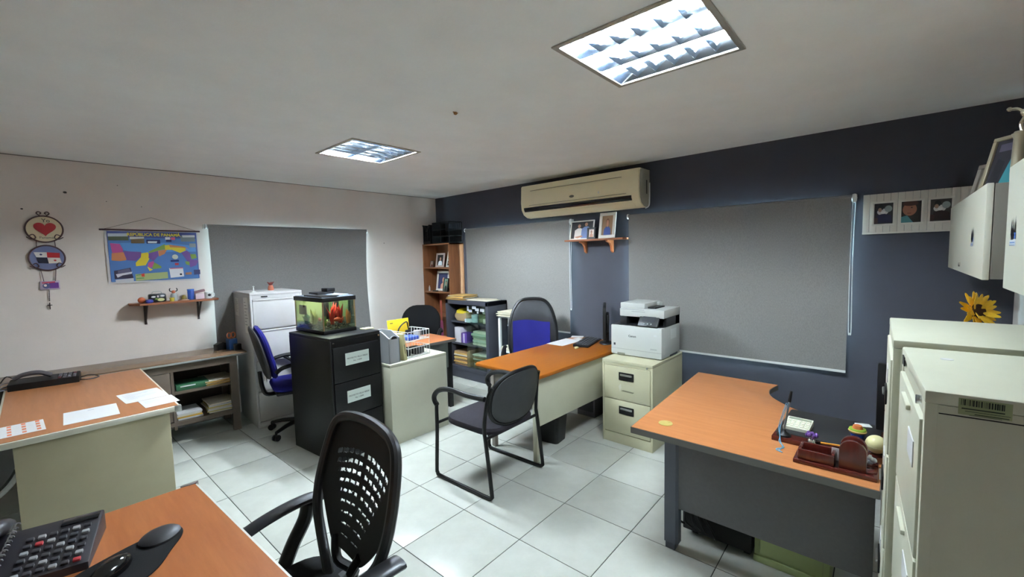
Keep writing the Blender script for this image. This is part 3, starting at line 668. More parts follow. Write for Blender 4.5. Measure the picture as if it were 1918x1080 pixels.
# --- black visitor chair with sled base, facing +Y
t = thing('visitor_chair', 'black cantilever visitor chair with sled frame standing in the middle', 'chair', (2.13, 2.14, 0), 180 + 1.5)
def vb(z): return 0.20 + (z - 0.45) * 0.18
for s in (-1, 1):
    x = s * 0.275
    pts = [(x, 0.20, 0.44), (x, 0.215, 0.34), (x, 0.25, 0.06), (x, 0.245, 0.025), (x, 0.205, 0.013), (x, 0.0, 0.013), (x, -0.25, 0.013), (x, -0.285, 0.03), (x, -0.29, 0.07), (x, -0.272, 0.35), (x, -0.27, 0.50), (x, -0.265, 0.55)]
    b = B(); b.tube(crom(pts, 5), 0.0135, 10); b.obj('sled_frame', m_blackm, t)
    arm = [(x, -0.262, 0.53), (x, -0.29, 0.56), (x, -0.285, 0.60), (x, -0.23, 0.645), (x, -0.12, 0.668), (x, 0.05, 0.66), (x * 0.96, 0.20, 0.66)]
    b = B(); b.tube(crom(arm, 6), 0.018, 10, flat=1.0); b.obj('armrest', m_black, t)
    b = B(); b.tube(crom([(x, 0.20, 0.44), (x, 0.205, 0.52), (x * 0.96, 0.225, 0.66), (x * 0.90, vb(0.74), 0.74)], 5), 0.0125, 8); b.obj('back_post', m_blackm, t)
cushion(0.50, 0.50, 0.395, 0.455, 0.13, -0.01, 0.015).obj('seat', M('plum_black_fabric', (40, 36, 42), 0.8, spec=0.25, var=0.15, vs=40, bump=0.3, bs=300), t)
for yy in (-0.27, 0.205): B().tube([(-0.275, yy, 0.40), (0.275, yy, 0.40)], 0.011, 8).obj('seat_rail', m_blackm, t)
def ring(z0, z1, w):
    zc, hh = (z0 + z1) / 2, (z1 - z0) / 2; out = []
    for k in range(36):
        a = 2 * math.pi * k / 36; ca, sa = math.cos(a), math.sin(a)
        out.append((w * math.copysign(abs(ca) ** 0.72, ca), zc + hh * math.copysign(abs(sa) ** 0.8, sa)))
    return out
o = ring(0.455, 0.815, 0.245)
curv = lambda x, z: vb(z) + 0.035 - 0.75 * x * x
def pad(o, off, th, name, mat, sc1=1.0):
    bm = bmesh.new(); zc = sum(p[1] for p in o) / len(o); rings = []
    for s, dy in ((0.12, th), (0.6, th * 0.98), (0.9, th * 0.8), (0.99, th * 0.4), (1.0, 0), (0.99, -th * 0.4), (0.9, -th * 0.8), (0.6, -th * 0.98), (0.12, -th)):
        rings.append([bm.verts.new((x * s * sc1, curv(x * s, zc + (z - zc) * s) + off + dy, zc + (z - zc) * s * sc1)) for x, z in o])
    k = len(o)
    for a, b2 in zip(rings, rings[1:]):
        for j in range(k): bm.faces.new((a[j], a[(j + 1) % k], b2[(j + 1) % k], b2[j]))
    bm.faces.new(rings[0]); bm.faces.new(rings[-1]); bmesh.ops.recalc_face_normals(bm, faces=bm.faces)
    return B().merge(bm).obj(name, mat, t)
pad(o, -0.012, 0.024, 'backrest', M('plum_black_fabric'), 0.95)
pad(o, 0.016, 0.008, 'back_shell', M('grey_black_shell', (52, 53, 55), 0.5, spec=0.4, var=0.1, vs=20), 0.97)
b = B(); b.tube([(x, curv(x, z), z) for x, z in o], 0.014, 10, closed=True); b.obj('rim', m_black, t)

# --- blue task chair facing +X
t = thing('task_chair', 'blue and black task chair between black cabinet and grey cabinet', 'chair', (1.575, 4.12, 0), 77)
star_base(t, 0.27, rot=-18)
cushion(0.46, 0.44, 0.43, 0.49, 0.10).obj('seat', m_blue, t)
B().box(-0.2, 0.2, -0.18, 0.2, 0.40, 0.432, 0.012).obj('seat_pan', m_black, t)
B().box(-0.06, 0.06, -0.1, 0.12, 0.36, 0.40, 0.01).obj('tilt_mechanism', m_black, t)
bp = [(-0.225, 0.50)] ; oo = rrect(0.44, 0.47, 0.14, 6, 0, 0.775)
cvb = lambda x, z: 0.20 + (z - 0.5) * 0.24 - 0.5 * x * x
def pad2(o, off, th, name, mat):
    bm = bmesh.new(); zc = sum(p[1] for p in o) / len(o); rings = []
    for s, dy in ((0.2, -th), (0.85, -th * 0.9), (0.97, -th * 0.5), (1.0, 0), (0.97, th * 0.5), (0.85, th * 0.9), (0.2, th)):
        rings.append([bm.verts.new((x * s, cvb(x * s, zc + (z - zc) * s) + off + dy, zc + (z - zc) * s)) for x, z in o])
    k = len(o)
    for a, b2 in zip(rings, rings[1:]):
        for j in range(k): bm.faces.new((a[j], a[(j + 1) % k], b2[(j + 1) % k], b2[j]))
    bm.faces.new(rings[0]); bm.faces.new(rings[-1]); bmesh.ops.recalc_face_normals(bm, faces=bm.faces)
    return B().merge(bm).obj(name, mat, t)
pad2(oo, -0.015, 0.03, 'backrest', m_blue)
pad2(oo, 0.032, 0.022, 'back_shell', M('charcoal_shell', (40, 38, 40), 0.6), )
b = B(); b.tube(crom([(0, 0.10, 0.40), (0, 0.24, 0.385), (0, 0.285, 0.45), (0, 0.30, 0.60)], 5), 0.03, 8, flat=0.6); b.obj('back_support', m_black, t)
B().box(0.10, 0.16, 0.235, 0.241, 0.47, 0.53).obj('care_tag', m_paper, t)
for s in (-1, 1):
    x = s * 0.25
    b = B(); b.tube(crom([(x, 0.20, 0.62), (x, 0.14, 0.66), (x, 0.02, 0.675), (x, -0.12, 0.66), (x, -0.16, 0.62)], 5), 0.018, 8); b.tube(crom([(x, 0.08, 0.67), (x, -0.02, 0.58), (x * 0.95, -0.05, 0.46), (x * 0.7, -0.04, 0.42)], 5), 0.014, 8); b.obj('armrest', m_black, t)

# --- executive chair with blue towel
t = thing('executive_chair', 'black high-back office chair with a blue cloth over its back', 'chair', (3.38, 2.755, 0), -52)
star_base(t, 0.29, rot=10)
cushion(0.50, 0.48, 0.40, 0.48, 0.11).obj('seat', m_leather, t)
B().box(-0.1, 0.1, -0.12, 0.14, 0.36, 0.402, 0.01).obj('tilt_mechanism', m_black, t)
oo = [(-0.17, 0.47), (-0.235, 0.56), (-0.25, 0.70), (-0.238, 0.84), (-0.205, 0.97), (-0.15, 1.06), (-0.07, 1.095), (0.07, 1.095), (0.15, 1.06), (0.205, 0.97), (0.238, 0.84), (0.25, 0.70), (0.235, 0.56), (0.17, 0.47)]
oo = [(p.x, p.z) for p in crom([(a, 0, c) for a, c in oo], 4, True)]
cvb = lambda x, z: 0.21 + (z - 0.5) * 0.16 - 0.6 * x * x
pad2(oo, 0.0, 0.035, 'backrest', m_leather)
b = B(); b.tube([(x * 1.01, cvb(x, z) + 0.006, 0.78 + (z - 0.78) * 1.01) for x, z in oo], 0.022, 8, closed=True); b.obj('back_rim', m_black, t)
b = B(); b.tube(crom([(0, 0.08, 0.385), (0, 0.24, 0.38), (0, 0.30, 0.48), (0, 0.30, 0.60)], 5), 0.03, 8, flat=0.6); b.obj('back_support', m_black, t)
for s in (-1, 1):
    x = s * 0.295
    b = B(); b.tube(crom([(x, 0.16, 0.605), (x, 0.06, 0.625), (x, -0.08, 0.62), (x, -0.20, 0.59), (x, -0.245, 0.53), (x * 0.98, -0.22, 0.46), (x * 0.85, -0.15, 0.42)], 6), 0.02, 10, flat=0.8); b.tube(crom([(x, 0.06, 0.62), (x, 0.05, 0.52), (x * 0.85, 0.04, 0.42)], 5), 0.016, 8); b.obj('armrest', m_black, t)
CH = t
def clothf(u, v):
    x = -0.215 + 0.40 * u; z = 0.475 + 0.40 * v + 0.012 * math.sin(u * 5) * v
    return (x, cvb(x, z) - 0.045 - 0.006 * math.sin(u * 11 + v * 4), z)
cl = B().grid(clothf, 24, 20, 0.006).obj('chair_cloth', m_blue)
tag(cl, 'royal blue cloth draped over the back of the black office chair', 'cloth', loc=CH.location, rz=-52)

# --- black chair by the bookcase
t = thing('task_chair', 'all-black task chair in front of the wooden corner bookcase', 'chair', (3.16, 4.42, 0), -46)
star_base(t, 0.27)
cushion(0.46, 0.44, 0.42, 0.48, 0.10).obj('seat', m_blackf, t)
oo = rrect(0.50, 0.46, 0.19, 6, 0, 0.735); cvb = lambda x, z: 0.20 + (z - 0.5) * 0.2 - 0.4 * x * x
pad2(oo, 0, 0.035, 'backrest', m_blackf)
b = B(); b.tube(crom([(0, 0.05, 0.40), (0, 0.24, 0.385), (0, 0.285, 0.45), (0, 0.30, 0.60)], 5), 0.03, 8, flat=0.6); b.obj('back_support', m_black, t)
for s in (-1, 1):
    x = s * 0.27
    b = B(); b.tube(crom([(x, 0.20, 0.62), (x, 0.14, 0.66), (x, 0.02, 0.675), (x, -0.12, 0.66), (x, -0.16, 0.62)], 5), 0.018, 8); b.tube(crom([(x, 0.08, 0.67), (x, -0.02, 0.58), (x * 0.95, -0.05, 0.46), (x * 0.7, -0.04, 0.42)], 5), 0.014, 8); b.obj('armrest', m_black, t)

ORD = ['lowest', 'second from the bottom', 'third from the bottom', 'fourth from the bottom', 'fifth from the bottom', 'sixth from the bottom', 'seventh from the bottom', 'eighth from the bottom', 'ninth from the bottom', 'tenth from the bottom']
def nth(k, n): return 'topmost' if k == n - 1 else ORD[k]
# ------------------------------------------------------------------ framed photographs
SK = (190, 138, 112)
def portrait(bgc, shirt, hair=(40, 30, 28), x=0.5, s=1.0, y=0.0):
    return [(bgc, rect(0, 0, 1, 1)), (shirt, [(x - 0.34 * s, 0), (x - 0.30 * s, 0.32 * s + y), (x - 0.12 * s, 0.45 * s + y), (x + 0.12 * s, 0.45 * s + y), (x + 0.30 * s, 0.32 * s + y), (x + 0.34 * s, 0)]),
            (hair, ell(x, 0.66 * s + y, 0.15 * s, 0.20 * s)), (SK, ell(x, 0.62 * s + y, 0.115 * s, 0.165 * s)), (SK, rect(x - 0.05 * s, 0.42 * s + y, x + 0.05 * s, 0.5 * s + y))]
def group_pic():
    s = [((28, 24, 28), rect(0, 0, 1, 1))]
    for x, c, y in ((0.36, (226, 220, 214), 0.0), (0.68, (120, 140, 190), 0.08)):
        s += [(c, [(x - 0.22, 0), (x - 0.2, 0.5 + y), (x - 0.06, 0.62 + y), (x + 0.08, 0.62 + y), (x + 0.2, 0.5 + y), (x + 0.2, 0)]), ((110, 86, 76), ell(x, 0.76 + y, 0.075, 0.12)), (SK, ell(x, 0.74 + y, 0.065, 0.105))]
    return s + [(SK, [(0.15, 0.1), (0.3, 0.02), (0.55, 0.1), (0.5, 0.18)])]
def table_pic(a, b_, c):
    return [(a, rect(0, 0, 1, 1)), ((214, 214, 210), ell(0.45, 0.58, 0.3, 0.16)), ((150, 160, 158), ell(0.75, 0.72, 0.2, 0.16)), ((24, 24, 26), ell(0.35, 0.8, 0.16, 0.14)), ((170, 140, 120), ell(0.3, 0.68, 0.1, 0.1)), (b_, [(0.1, 0.05), (0.15, 0.42), (0.5, 0.5), (0.9, 0.4), (0.95, 0.05)]), (c, rect(0.0, 0, 0.2, 0.3)), ((235, 235, 232), ell(0.48, 0.55, 0.12, 0.07))]
def pframe(label, loc, rz, w, h, bw, fm, shapes, lean=10, inner=None, th=0.014, stand=True, group=None):
    t = thing('framed_photo', label, 'photo frame', loc, rz, group)
    mt = Matrix.Rotation(R(-lean), 4, 'X')
    b = B()
    b.box(-w / 2, w / 2, -th, 0, 0, bw, 0.002, mt); b.box(-w / 2, w / 2, -th, 0, h - bw, h, 0.002, mt)
    for s in (-1, 1): b.box(s * w / 2, s * (w / 2 - bw), -th, 0, bw, h - bw, 0.002, mt)
    b.obj('frame', fm, t)
    if inner:
        flat_print(t, 'mount', [((226, 224, 218), rect(0, 0, 1, 1))], w - 2 * bw, h - 2 * bw, (-w / 2 + bw, -0.004, bw), mat=mt)
    q = bw + (inner or 0)
    flat_print(t, 'photo', shapes, w - 2 * q, h - 2 * q, (-w / 2 + q, -0.005, q), mat=mt)
    b = B(); b.box(-w / 2 + 0.003, w / 2 - 0.003, 0.0005, 0.004, 0.003, h - 0.003, 0, mt)
    if stand:
        zt = h * 0.6; p = mt @ Vector((0, 0.004, zt)); b.tube([(0, p.y, p.z), (0, p.y + zt * math.tan(R(lean + 6)) + 0.005, 0.004)], 0.005, 6)
    b.obj('backing', m_black, t)
    return t
fm_w = M('white_frame_wood', (226, 222, 214), 0.45); fm_d = M('black_frame', (24, 22, 24), 0.4); fm_b = M('brown_frame', (96, 70, 60), 0.5); fm_s = M('champagne_frame', (176, 166, 142), 0.35, metal=0.4)
pframe('wide photo of two men leaning on the small shelf below the air conditioner', (3.955, 2.515, 1.733), -90, 0.295, 0.205, 0.012, fm_w, group_pic(), 10)
pframe('tiny black-framed portrait standing before the wide photo of two men', (3.905, 2.365, 1.733), -90, 0.10, 0.118, 0.018, fm_d, portrait((226, 214, 204), (196, 150, 130)), 8)
pframe('upright white-framed photo of a person in blue on the small shelf', (3.94, 2.205, 1.733), -90, 0.185, 0.265, 0.032, fm_w, portrait((150, 120, 90), (52, 74, 140), (110, 70, 50)), 10)
BX = 3.775
def bk_frame(label, x, d, z, w, h, bw, fm, sh, lean=9, rz=-90): return pframe(label, (BX + d, 4.80 - x + 0.09, z), rz, w, h, bw, fm, sh, lean)
bk_frame('tiny photo frame at the left of the top bookcase shelf', -0.155, 0.12, 1.443, 0.085, 0.095, 0.012, fm_b, portrait((190, 180, 170), (120, 60, 50)))
bk_frame('white-framed photo of a person in white in the middle of the top bookcase shelf', 0.02, 0.13, 1.443, 0.185, 0.20, 0.025, M('pinkish_frame', (190, 168, 160), 0.5), portrait((40, 36, 34), (214, 220, 224), (30, 26, 26)))
bk_frame('tall multi-picture frame at the right of the top bookcase shelf', 0.215, 0.12, 1.443, 0.10, 0.29, 0.014, fm_w, [((206, 204, 200), rect(0, 0, 1, 1))] + [((48, 42, 44), rect(0.12, 0.04 + 0.33 * k, 0.88, 0.29 + 0.33 * k)) for k in range(3)] + [((170, 130, 110), ell(0.5, 0.18 + 0.33 * k, 0.18, 0.07)) for k in range(3)], 12, -100)
bk_frame('large white-framed photo of a person in salmon on the lower bookcase shelf', 0.045, 0.14, 1.101, 0.27, 0.285, 0.03, fm_w, portrait((58, 60, 96), (208, 150, 126), (200, 150, 130), 0.55, 0.85), 8)
bk_frame('small green-toned photo at the right of the lower bookcase shelf', 0.195, 0.07, 1.101, 0.12, 0.19, 0.012, fm_d, portrait((120, 150, 130), (40, 44, 48)), 10, -98)
def on_oh(label, x, y, w, h, bw, fm, sh, rz, lean=14): return pframe(label, (x, y, 1.803), rz, w, h, bw, fm, sh, lean)
on_oh('plain pale frame leaning on the overhead cabinet, farthest of its three frames', 3.05, -0.335, 0.20, 0.16, 0.02, M('grey_frame', (150, 142, 134), 0.6), [((150, 142, 132), rect(0, 0, 1, 1)), ((110, 104, 98), rect(0.2, 0.1, 0.8, 0.4))], 215)
on_oh('champagne-framed photo on the overhead cabinet showing a teal dress', 2.67, -0.325, 0.19, 0.22, 0.016, fm_s, [((44, 40, 46), rect(0, 0, 1, 1)), ((90, 84, 100), rect(0.1, 0.75, 0.95, 0.92)), ((58, 130, 140), [(0.35, 0), (0.5, 0.62), (0.6, 0.62), (0.72, 0)]), (SK, ell(0.55, 0.68, 0.06, 0.07)), ((30, 28, 34), [(0.05, 0.1), (0.15, 0.6), (0.35, 0.5), (0.3, 0)])], 215)
on_oh('dark champagne frame on the overhead cabinet closest to the right edge', 2.50, -0.40, 0.17, 0.23, 0.018, fm_s, [((92, 78, 74), rect(0, 0, 1, 1)), ((130, 104, 92), ell(0.5, 0.6, 0.2, 0.2)), ((50, 46, 52), rect(0.1, 0.0, 0.9, 0.3))], 215)
b = B(); b.tube(crom([(-0.045, 0, 0.105), (-0.02, 0, 0.10), (0.0, 0, 0.085), (0.012, 0, 0.06), (0.0, 0, 0.035), (0.008, 0, 0.0)], 5), [0.006] * 26, 8); b.ball((-0.048, 0, 0.107), 0.009, n=8); b.ball((0.012, 0, 0.075), 0.013, 0.012, 0.016, 8); b.lathe([(0, 0), (0.02, 0), (0.016, 0.008), (0, 0.01)], 14)
tag(b.obj('metal_figurine', M('champagne_metal', (206, 198, 176), 0.25, metal=0.8)), 'small champagne-coloured metal figurine high up above the overhead cabinet', 'figurine', loc=(2.66, -0.36, 2.012), rz=215)
# plinth that carries the figurine, hidden behind the champagne frame
tag(B().lathe([(0, 0), (0.028, 0), (0.024, 0.02), (0.018, 0.19), (0.024, 0.209), (0, 0.209)], 14).obj('candle_stand', fm_s), 'slim champagne stand behind the teal dress photo holding a metal figurine', 'stand', loc=(2.66, -0.36, 1.803))
# white panelled board with three photos on the blue-grey wall
t = thing('photo_board', 'white tongue-and-groove board with three photos on the blue-grey wall', 'photo board', (XD, 0.18, 1.667), -90)
bw_ = 0.60; n = 16
for k in range(n):
    x0 = k * bw_ / n; B().box(x0 + 0.0006, x0 + bw_ / n - 0.0006, -0.018, -0.002, 0, 0.282, 0.0015).obj('plank', fm_w, t)
B().box(0, bw_, -0.022, -0.002, 0.0, 0.012, 0.002).obj('bottom_rail', fm_w, t)
pics = [table_pic((46, 42, 44), (36, 34, 62), (70, 50, 46)), [((34, 28, 26), rect(0, 0, 1, 1)), ((166, 112, 88), ell(0.42, 0.62, 0.36, 0.3)), ((70, 44, 36), ell(0.45, 0.9, 0.4, 0.12)), ((90, 148, 156), [(0, 0), (0.0, 0.28), (0.3, 0.34), (0.62, 0.0)]), ((120, 70, 58), rect(0.3, 0.42, 0.5, 0.46)), ((40, 30, 28), ell(0.52, 0.7, 0.05, 0.03))], table_pic((60, 56, 56), (44, 30, 30), (60, 34, 32))]
for k, (x0, w_) in enumerate(((0.052, 0.124), (0.195, 0.124), (0.338, 0.124))):
    b = B(); h_ = 0.172; z0 = 0.056
    b.box(x0, x0 + w_, -0.030, -0.018, z0, z0 + 0.014, 0.001); b.box(x0, x0 + w_, -0.030, -0.018, z0 + h_ - 0.014, z0 + h_, 0.001)
    for xa in (x0, x0 + w_ - 0.012): b.box(xa, xa + 0.012, -0.030, -0.018, z0 + 0.014, z0 + h_ - 0.014, 0.001)
    fr = b.obj('small_frame', fm_w, t); flat_print(fr, 'photo', pics[k], w_ - 0.024, h_ - 0.028, (x0 + 0.012, -0.019, z0 + 0.014))

# ------------------------------------------------------------------ wall plaque and map
m_iron = M('wrought_iron', (70, 40, 42), 0.5)
t = thing('wall_plaque', 'hanging wrought-iron plaque with heart disc, flag disc and rosary', 'wall plaque', (0.088, YW, 0))
def disc(zc, r, face, name):
    p = B().prism(ell(0, zc, r, r, 40), 0.006, 0.016, UP).obj(name, face[0], t)
    b = B(); b.tube([(r * math.cos(a * math.pi / 20), -0.013, zc + r * math.sin(a * math.pi / 20)) for a in range(40)], 0.006, 8, closed=True)
    for s in (-1, 1): b.tube(crom([(s * r * 0.88, -0.013, zc - r * 0.55), (s * r * 0.62, -0.02, zc - r * 0.42), (s * r * 0.5, -0.02, zc - r * 0.68), (s * r * 0.72, -0.02, zc - r * 0.78), (s * r * 0.98, -0.016, zc - r * 0.62)], 5), 0.0035, 6)
    b.obj('iron_rim', m_iron, p)
    return p
p = disc(1.880, 0.103, [M('cream_disc', (222, 206, 172), 0.6)], 'heart_disc')
heart = [(0, -0.062)] + [(-0.062 * (16 * math.sin(a) ** 3) / 16, 0.0038 * (13 * math.cos(a) - 5 * math.cos(2 * a) - 2 * math.cos(3 * a) - math.cos(4 * a))) for a in [math.pi - 0.15 - k * (2 * math.pi - 0.3) / 40 for k in range(41)]]
B().prism(heart, 0.0155, 0.018, Matrix.Translation((0.004, 0, 1.885)) @ UP).obj('heart', M('heart_red', (178, 44, 50), 0.5), p)
text(p, 'Yo', 0.042, (0.012, -0.0172, 1.947), m_ink); text(p, 'Panam\u00e1', 0.026, (0.008, -0.0172, 1.812), m_ink)
b = B()
for s in (-1, 1): b.tube(crom([(s * 0.008, -0.012, 1.98), (s * 0.022, -0.012, 1.99), (s * 0.035, -0.012, 2.005), (s * 0.024, -0.012, 2.018), (s * 0.010, -0.012, 2.008), (s * 0.018, -0.012, 1.998)], 5), 0.0035, 6)
b.obj('scroll', m_iron, t)
p = disc(1.650, 0.099, [M('blue_disc', (112, 120, 160), 0.6)], 'flag_disc')
flat_print(p, 'flag', [((222, 218, 212), [(-0.072, 0.042), (0.0, 0.04), (0.0, 0.0), (-0.058, 0.0)]), ((172, 40, 46), [(0.0, 0.04), (0.072, 0.034), (0.07, -0.006), (0.0, -0.002)]), ((36, 38, 56), [(-0.06, 0.002), (0.002, -0.004), (0.006, -0.05), (-0.05, -0.045)]), ((222, 214, 206), [(0.0, -0.003), (0.07, -0.006), (0.078, -0.046), (0.006, -0.05)]), ((40, 44, 90), [(-0.032 + 0.009 * math.cos(k * 2.513 + 1.57), 0.022 + 0.009 * math.sin(k * 2.513 + 1.57)) for k in (0, 3, 1, 4, 2)][:3]), ((40, 44, 90), ell(-0.032, 0.022, 0.007, 0.006, 8)), ((190, 60, 50), ell(0.042, -0.026, 0.008, 0.007, 8))], 1, 1, (0.0, -0.016, 1.655))
b = B()
for s in (-1, 1):
    B().tube([(s * 0.05, -0.012, 1.79), (s * 0.052, -0.012, 1.74)], 0.003, 6).obj('chain', m_iron, t); B().tube([(s * 0.042, -0.012, 1.56), (s * 0.032, -0.012, 1.46)], 0.0025, 6).obj('chain', m_iron, t)
c = B().box(-0.055, 0.055, -0.014, -0.008, 1.395, 1.465, 0.003).obj('purple_card', M('lilac_card', (186, 168, 190), 0.5), t)
flat_print(c, 'card_print', [((106, 60, 140), rect(-0.005, 0.01, 0.048, 0.055)), ((196, 70, 90), [(-0.045, 0.06), (0.03, 0.065), (0.03, 0.055), (-0.04, 0.05)]), ((90, 96, 140), ell(-0.02, 0.03, 0.022, 0.022, 12)), ((230, 220, 216), ell(-0.026, 0.034, 0.009, 0.01, 8))], 1, 1, (0, -0.014, 1.395))
b = B(); b.tube([(-0.008, -0.012, 1.395), (-0.012, -0.01, 1.30)], 0.0018, 5)
for k in range(6): b.ball((-0.009 - k * 0.0006, -0.011, 1.38 - k * 0.014), 0.0035, n=6)
b.box(-0.016, -0.010, -0.012, -0.008, 1.235, 1.29); b.box(-0.027, 0.001, -0.012, -0.008, 1.265, 1.271); b.obj('rosary', M('dark_metal_small', (60, 50, 52), 0.4, metal=0.5), t)
# map
t = thing('wall_map', 'colourful laminated wall map hanging from a dark rod', 'wall map', (0.405, YW, 0))
SW, SH, X0, Z0 = 0.665, 0.465, 0.030, 1.418
def sheet(u, v): return (X0 + SW * u, -0.008 - 0.004 * math.sin(u * 6.5 + v * 2) * (1 - v), Z0 + SH * v - 0.004 * u * (1 - v))
B().grid(sheet, 20, 10, 0.001).obj('laminated_sheet', M('laminate_sheet', (216, 214, 216), 0.25, spec=0.6), t)
px = lambda x, y: ((x - 105) / 1385.0, 1 - (y - 245) / 770.0)
def P(*a): return [px(a[i], a[i + 1]) for i in range(0, len(a), 2)]
sea, pur, yel, org, pnk, grn, pgr = (84, 124, 186), (122, 88, 156), (226, 204, 60), (206, 134, 92), (190, 84, 148), (130, 160, 80), (166, 176, 120)
S = [((74, 84, 150), rect(0.025, 0.035, 0.985, 0.985)), (sea, rect(0.03, 0.03, 0.975, 0.86)), ((96, 150, 214), P(170, 430, 560, 420, 950, 420, 1440, 470, 1440, 560, 1000, 560, 600, 600, 300, 520)),
     (pnk, P(170, 430, 300, 440, 340, 520, 330, 580, 190, 570)), (org, P(180, 575, 350, 560, 380, 600, 370, 680, 290, 690, 170, 680)), (pur, P(340, 545, 590, 560, 600, 620, 500, 690, 380, 680, 355, 600)),
     (yel, P(590, 580, 690, 565, 710, 650, 640, 760, 500, 770, 500, 720, 580, 640)), (grn, P(690, 560, 800, 510, 950, 440, 960, 520, 850, 540, 720, 580)), (pur, P(700, 580, 840, 545, 840, 620, 760, 700, 690, 650)), (org, P(840, 545, 980, 520, 940, 590, 850, 630)),
     (pnk, P(680, 720, 760, 700, 780, 760, 720, 800, 670, 780)), (grn, P(770, 720, 870, 780, 870, 810, 730, 820, 740, 780)), (yel, P(660, 780, 740, 830, 690, 850)), (yel, P(950, 460, 1040, 450, 1270, 500, 1280, 540, 1180, 580, 1060, 530, 950, 530)), (org, P(1010, 450, 1260, 480, 1330, 530, 1260, 500, 1030, 490)),
     (pur, P(1200, 580, 1290, 540, 1360, 600, 1340, 680, 1470, 700, 1430, 780, 1330, 810, 1280, 700)), (grn, P(1340, 600, 1430, 600, 1450, 660, 1360, 680)), (grn, P(1250, 710, 1320, 720, 1320, 780, 1260, 760)),
     ((84, 92, 70), P(150, 320, 420, 310, 430, 390, 150, 390)), ((190, 200, 214), P(150, 290, 420, 285, 420, 330, 150, 335)), ((206, 210, 216), P(445, 335, 650, 335, 650, 370, 445, 370)), ((110, 92, 66), P(460, 372, 650, 360, 650, 432, 460, 432)), ((40, 44, 96), P(680, 375, 885, 375, 885, 435, 680, 435)), ((224, 226, 230), P(700, 398, 840, 398, 830, 428, 700, 428)),
     ((222, 222, 226), P(965, 335, 1040, 335, 1040, 375, 965, 375)), ((44, 50, 100), P(975, 372, 1060, 372, 1060, 408, 975, 408)), ((176, 80, 110), P(1050, 340, 1120, 335, 1115, 380, 1055, 375)), ((120, 128, 132), P(1200, 310, 1440, 300, 1440, 400, 1210, 400)), ((206, 208, 208), P(1230, 300, 1440, 295, 1440, 330, 1240, 335)), ((150, 156, 160), P(1340, 430, 1445, 430, 1445, 490, 1340, 490)),
     ((52, 46, 70), P(190, 830, 420, 790, 450, 950, 190, 950)), ((214, 210, 218), P(210, 880, 440, 850, 430, 880, 300, 900, 230, 930)), ((90, 84, 110), P(240, 830, 400, 800, 420, 850, 240, 870)), ((200, 200, 206), P(200, 960, 450, 945, 450, 995, 200, 1000)), (pgr, P(480, 890, 960, 870, 960, 970, 480, 990)), ((206, 70, 50), P(560, 890, 610, 880, 610, 930, 570, 930)), ((60, 140, 80), P(490, 900, 560, 895, 560, 905, 490, 910)), ((60, 140, 80), P(490, 950, 600, 945, 600, 955, 490, 960)),
     ((226, 226, 232), P(985, 815, 1205, 810, 1215, 950, 1000, 965)), ((196, 90, 120), P(1000, 812, 1205, 808, 1205, 822, 1000, 826)), ((40, 44, 60), ell(*px(1165, 915), 0.014, 0.02, 10)), ((210, 216, 200), ell(*px(1095, 640), 0.035, 0.05, 12)), ((40, 50, 110), P(1020, 690, 1150, 685, 1150, 715, 1020, 715)), ((190, 60, 70), P(1080, 735, 1145, 735, 1140, 770, 1085, 770)), ((60, 60, 100), P(1380, 850, 1485, 850, 1485, 925, 1380, 930)), ((170, 120, 90), P(1240, 890, 1340, 885, 1340, 925, 1240, 925))]
flat_print(t, 'map_print', S, SW, SH, (X0, -0.013, Z0), step=0.00012)
text(t, 'REP\u00daBLICA DE PANAM\u00c1', 0.038, (X0 + SW * 0.505, -0.0195, Z0 + SH * 0.925), M('map_yellow', (232, 214, 66), 0.6), bold=0.001, sx=0.92)
b = B(); b.tube([(0, -0.012, 1.888), (0.715, -0.012, 1.888)], 0.007, 8); b.obj('rod', M('dark_rod', (70, 36, 44), 0.5), t)
b = B(); b.tube([(0.03, -0.012, 1.893), (0.356, -0.006, 2.005), (0.685, -0.012, 1.893)], 0.0018, 5); b.obj('string', M('string', (110, 96, 84), 0.9), t)

# ------------------------------------------------------------------ trinkets on the shelf below the map
def small(b, name, mat, label, cat, loc, rz=0, group=None): return tag(b.obj(name, mat), label, cat, group, loc, rz)
SZ = 1.2355; SY = YW - 0.10
small(B().ball((0, 0, 0.027), 0.027, n=12), 'ball', M('terracotta', (172, 84, 50), 0.6), 'terracotta orange ball at the left end of the trinket shelf', 'ball', (0.628, SY - 0.02, SZ))
t = thing('lunch_tin', 'small black tin case with white print on the trinket shelf', 'tin', (0.74, SY, SZ))
B().box(-0.062, 0.062, -0.03, 0.03, 0, 0.075, 0.012).obj('case', m_black, t)
b = B(); b.tube(crom([(-0.035, 0, 0.073), (-0.025, 0, 0.094), (0.025, 0, 0.094), (0.035, 0, 0.073)], 5), 0.004, 6); b.obj('handle', m_alu, t)
flat_print(t, 'tin_print', [((220, 220, 216), ell(-0.03, 0.05, 0.016, 0.008)), ((220, 220, 216), ell(0.035, 0.055, 0.016, 0.007)), ((214, 214, 150), ell(0.022, 0.022, 0.026, 0.014)), ((214, 206, 206), ell(0.002, 0.052, 0.006, 0.01)), ((120, 150, 60), ell(-0.008, 0.03, 0.012, 0.008))], 1, 1, (0, -0.0302, 0))
small(B().lathe([(0, 0), (0.024, 0), (0.03, 0.012), (0.022, 0.03), (0, 0.034)], 14), 'blue_trinket', M('blue_glaze', (52, 60, 150), 0.3), 'little blue glazed trinket before the black tin', 'trinket', (0.675, SY - 0.06, SZ))
t = thing('figurine', 'clear figurine with orange head and dark horns on trinket shelf', 'figurine', (0.862, SY, SZ))
B().lathe([(0, 0), (0.028, 0), (0.026, 0.05), (0.018, 0.07), (0, 0.07)], 14).obj('body', M('milky_grey', (170, 176, 180), 0.3), t)
B().ball((0, 0, 0.083), 0.015, n=10).obj('head', M('coral', (206, 112, 80), 0.5), t)
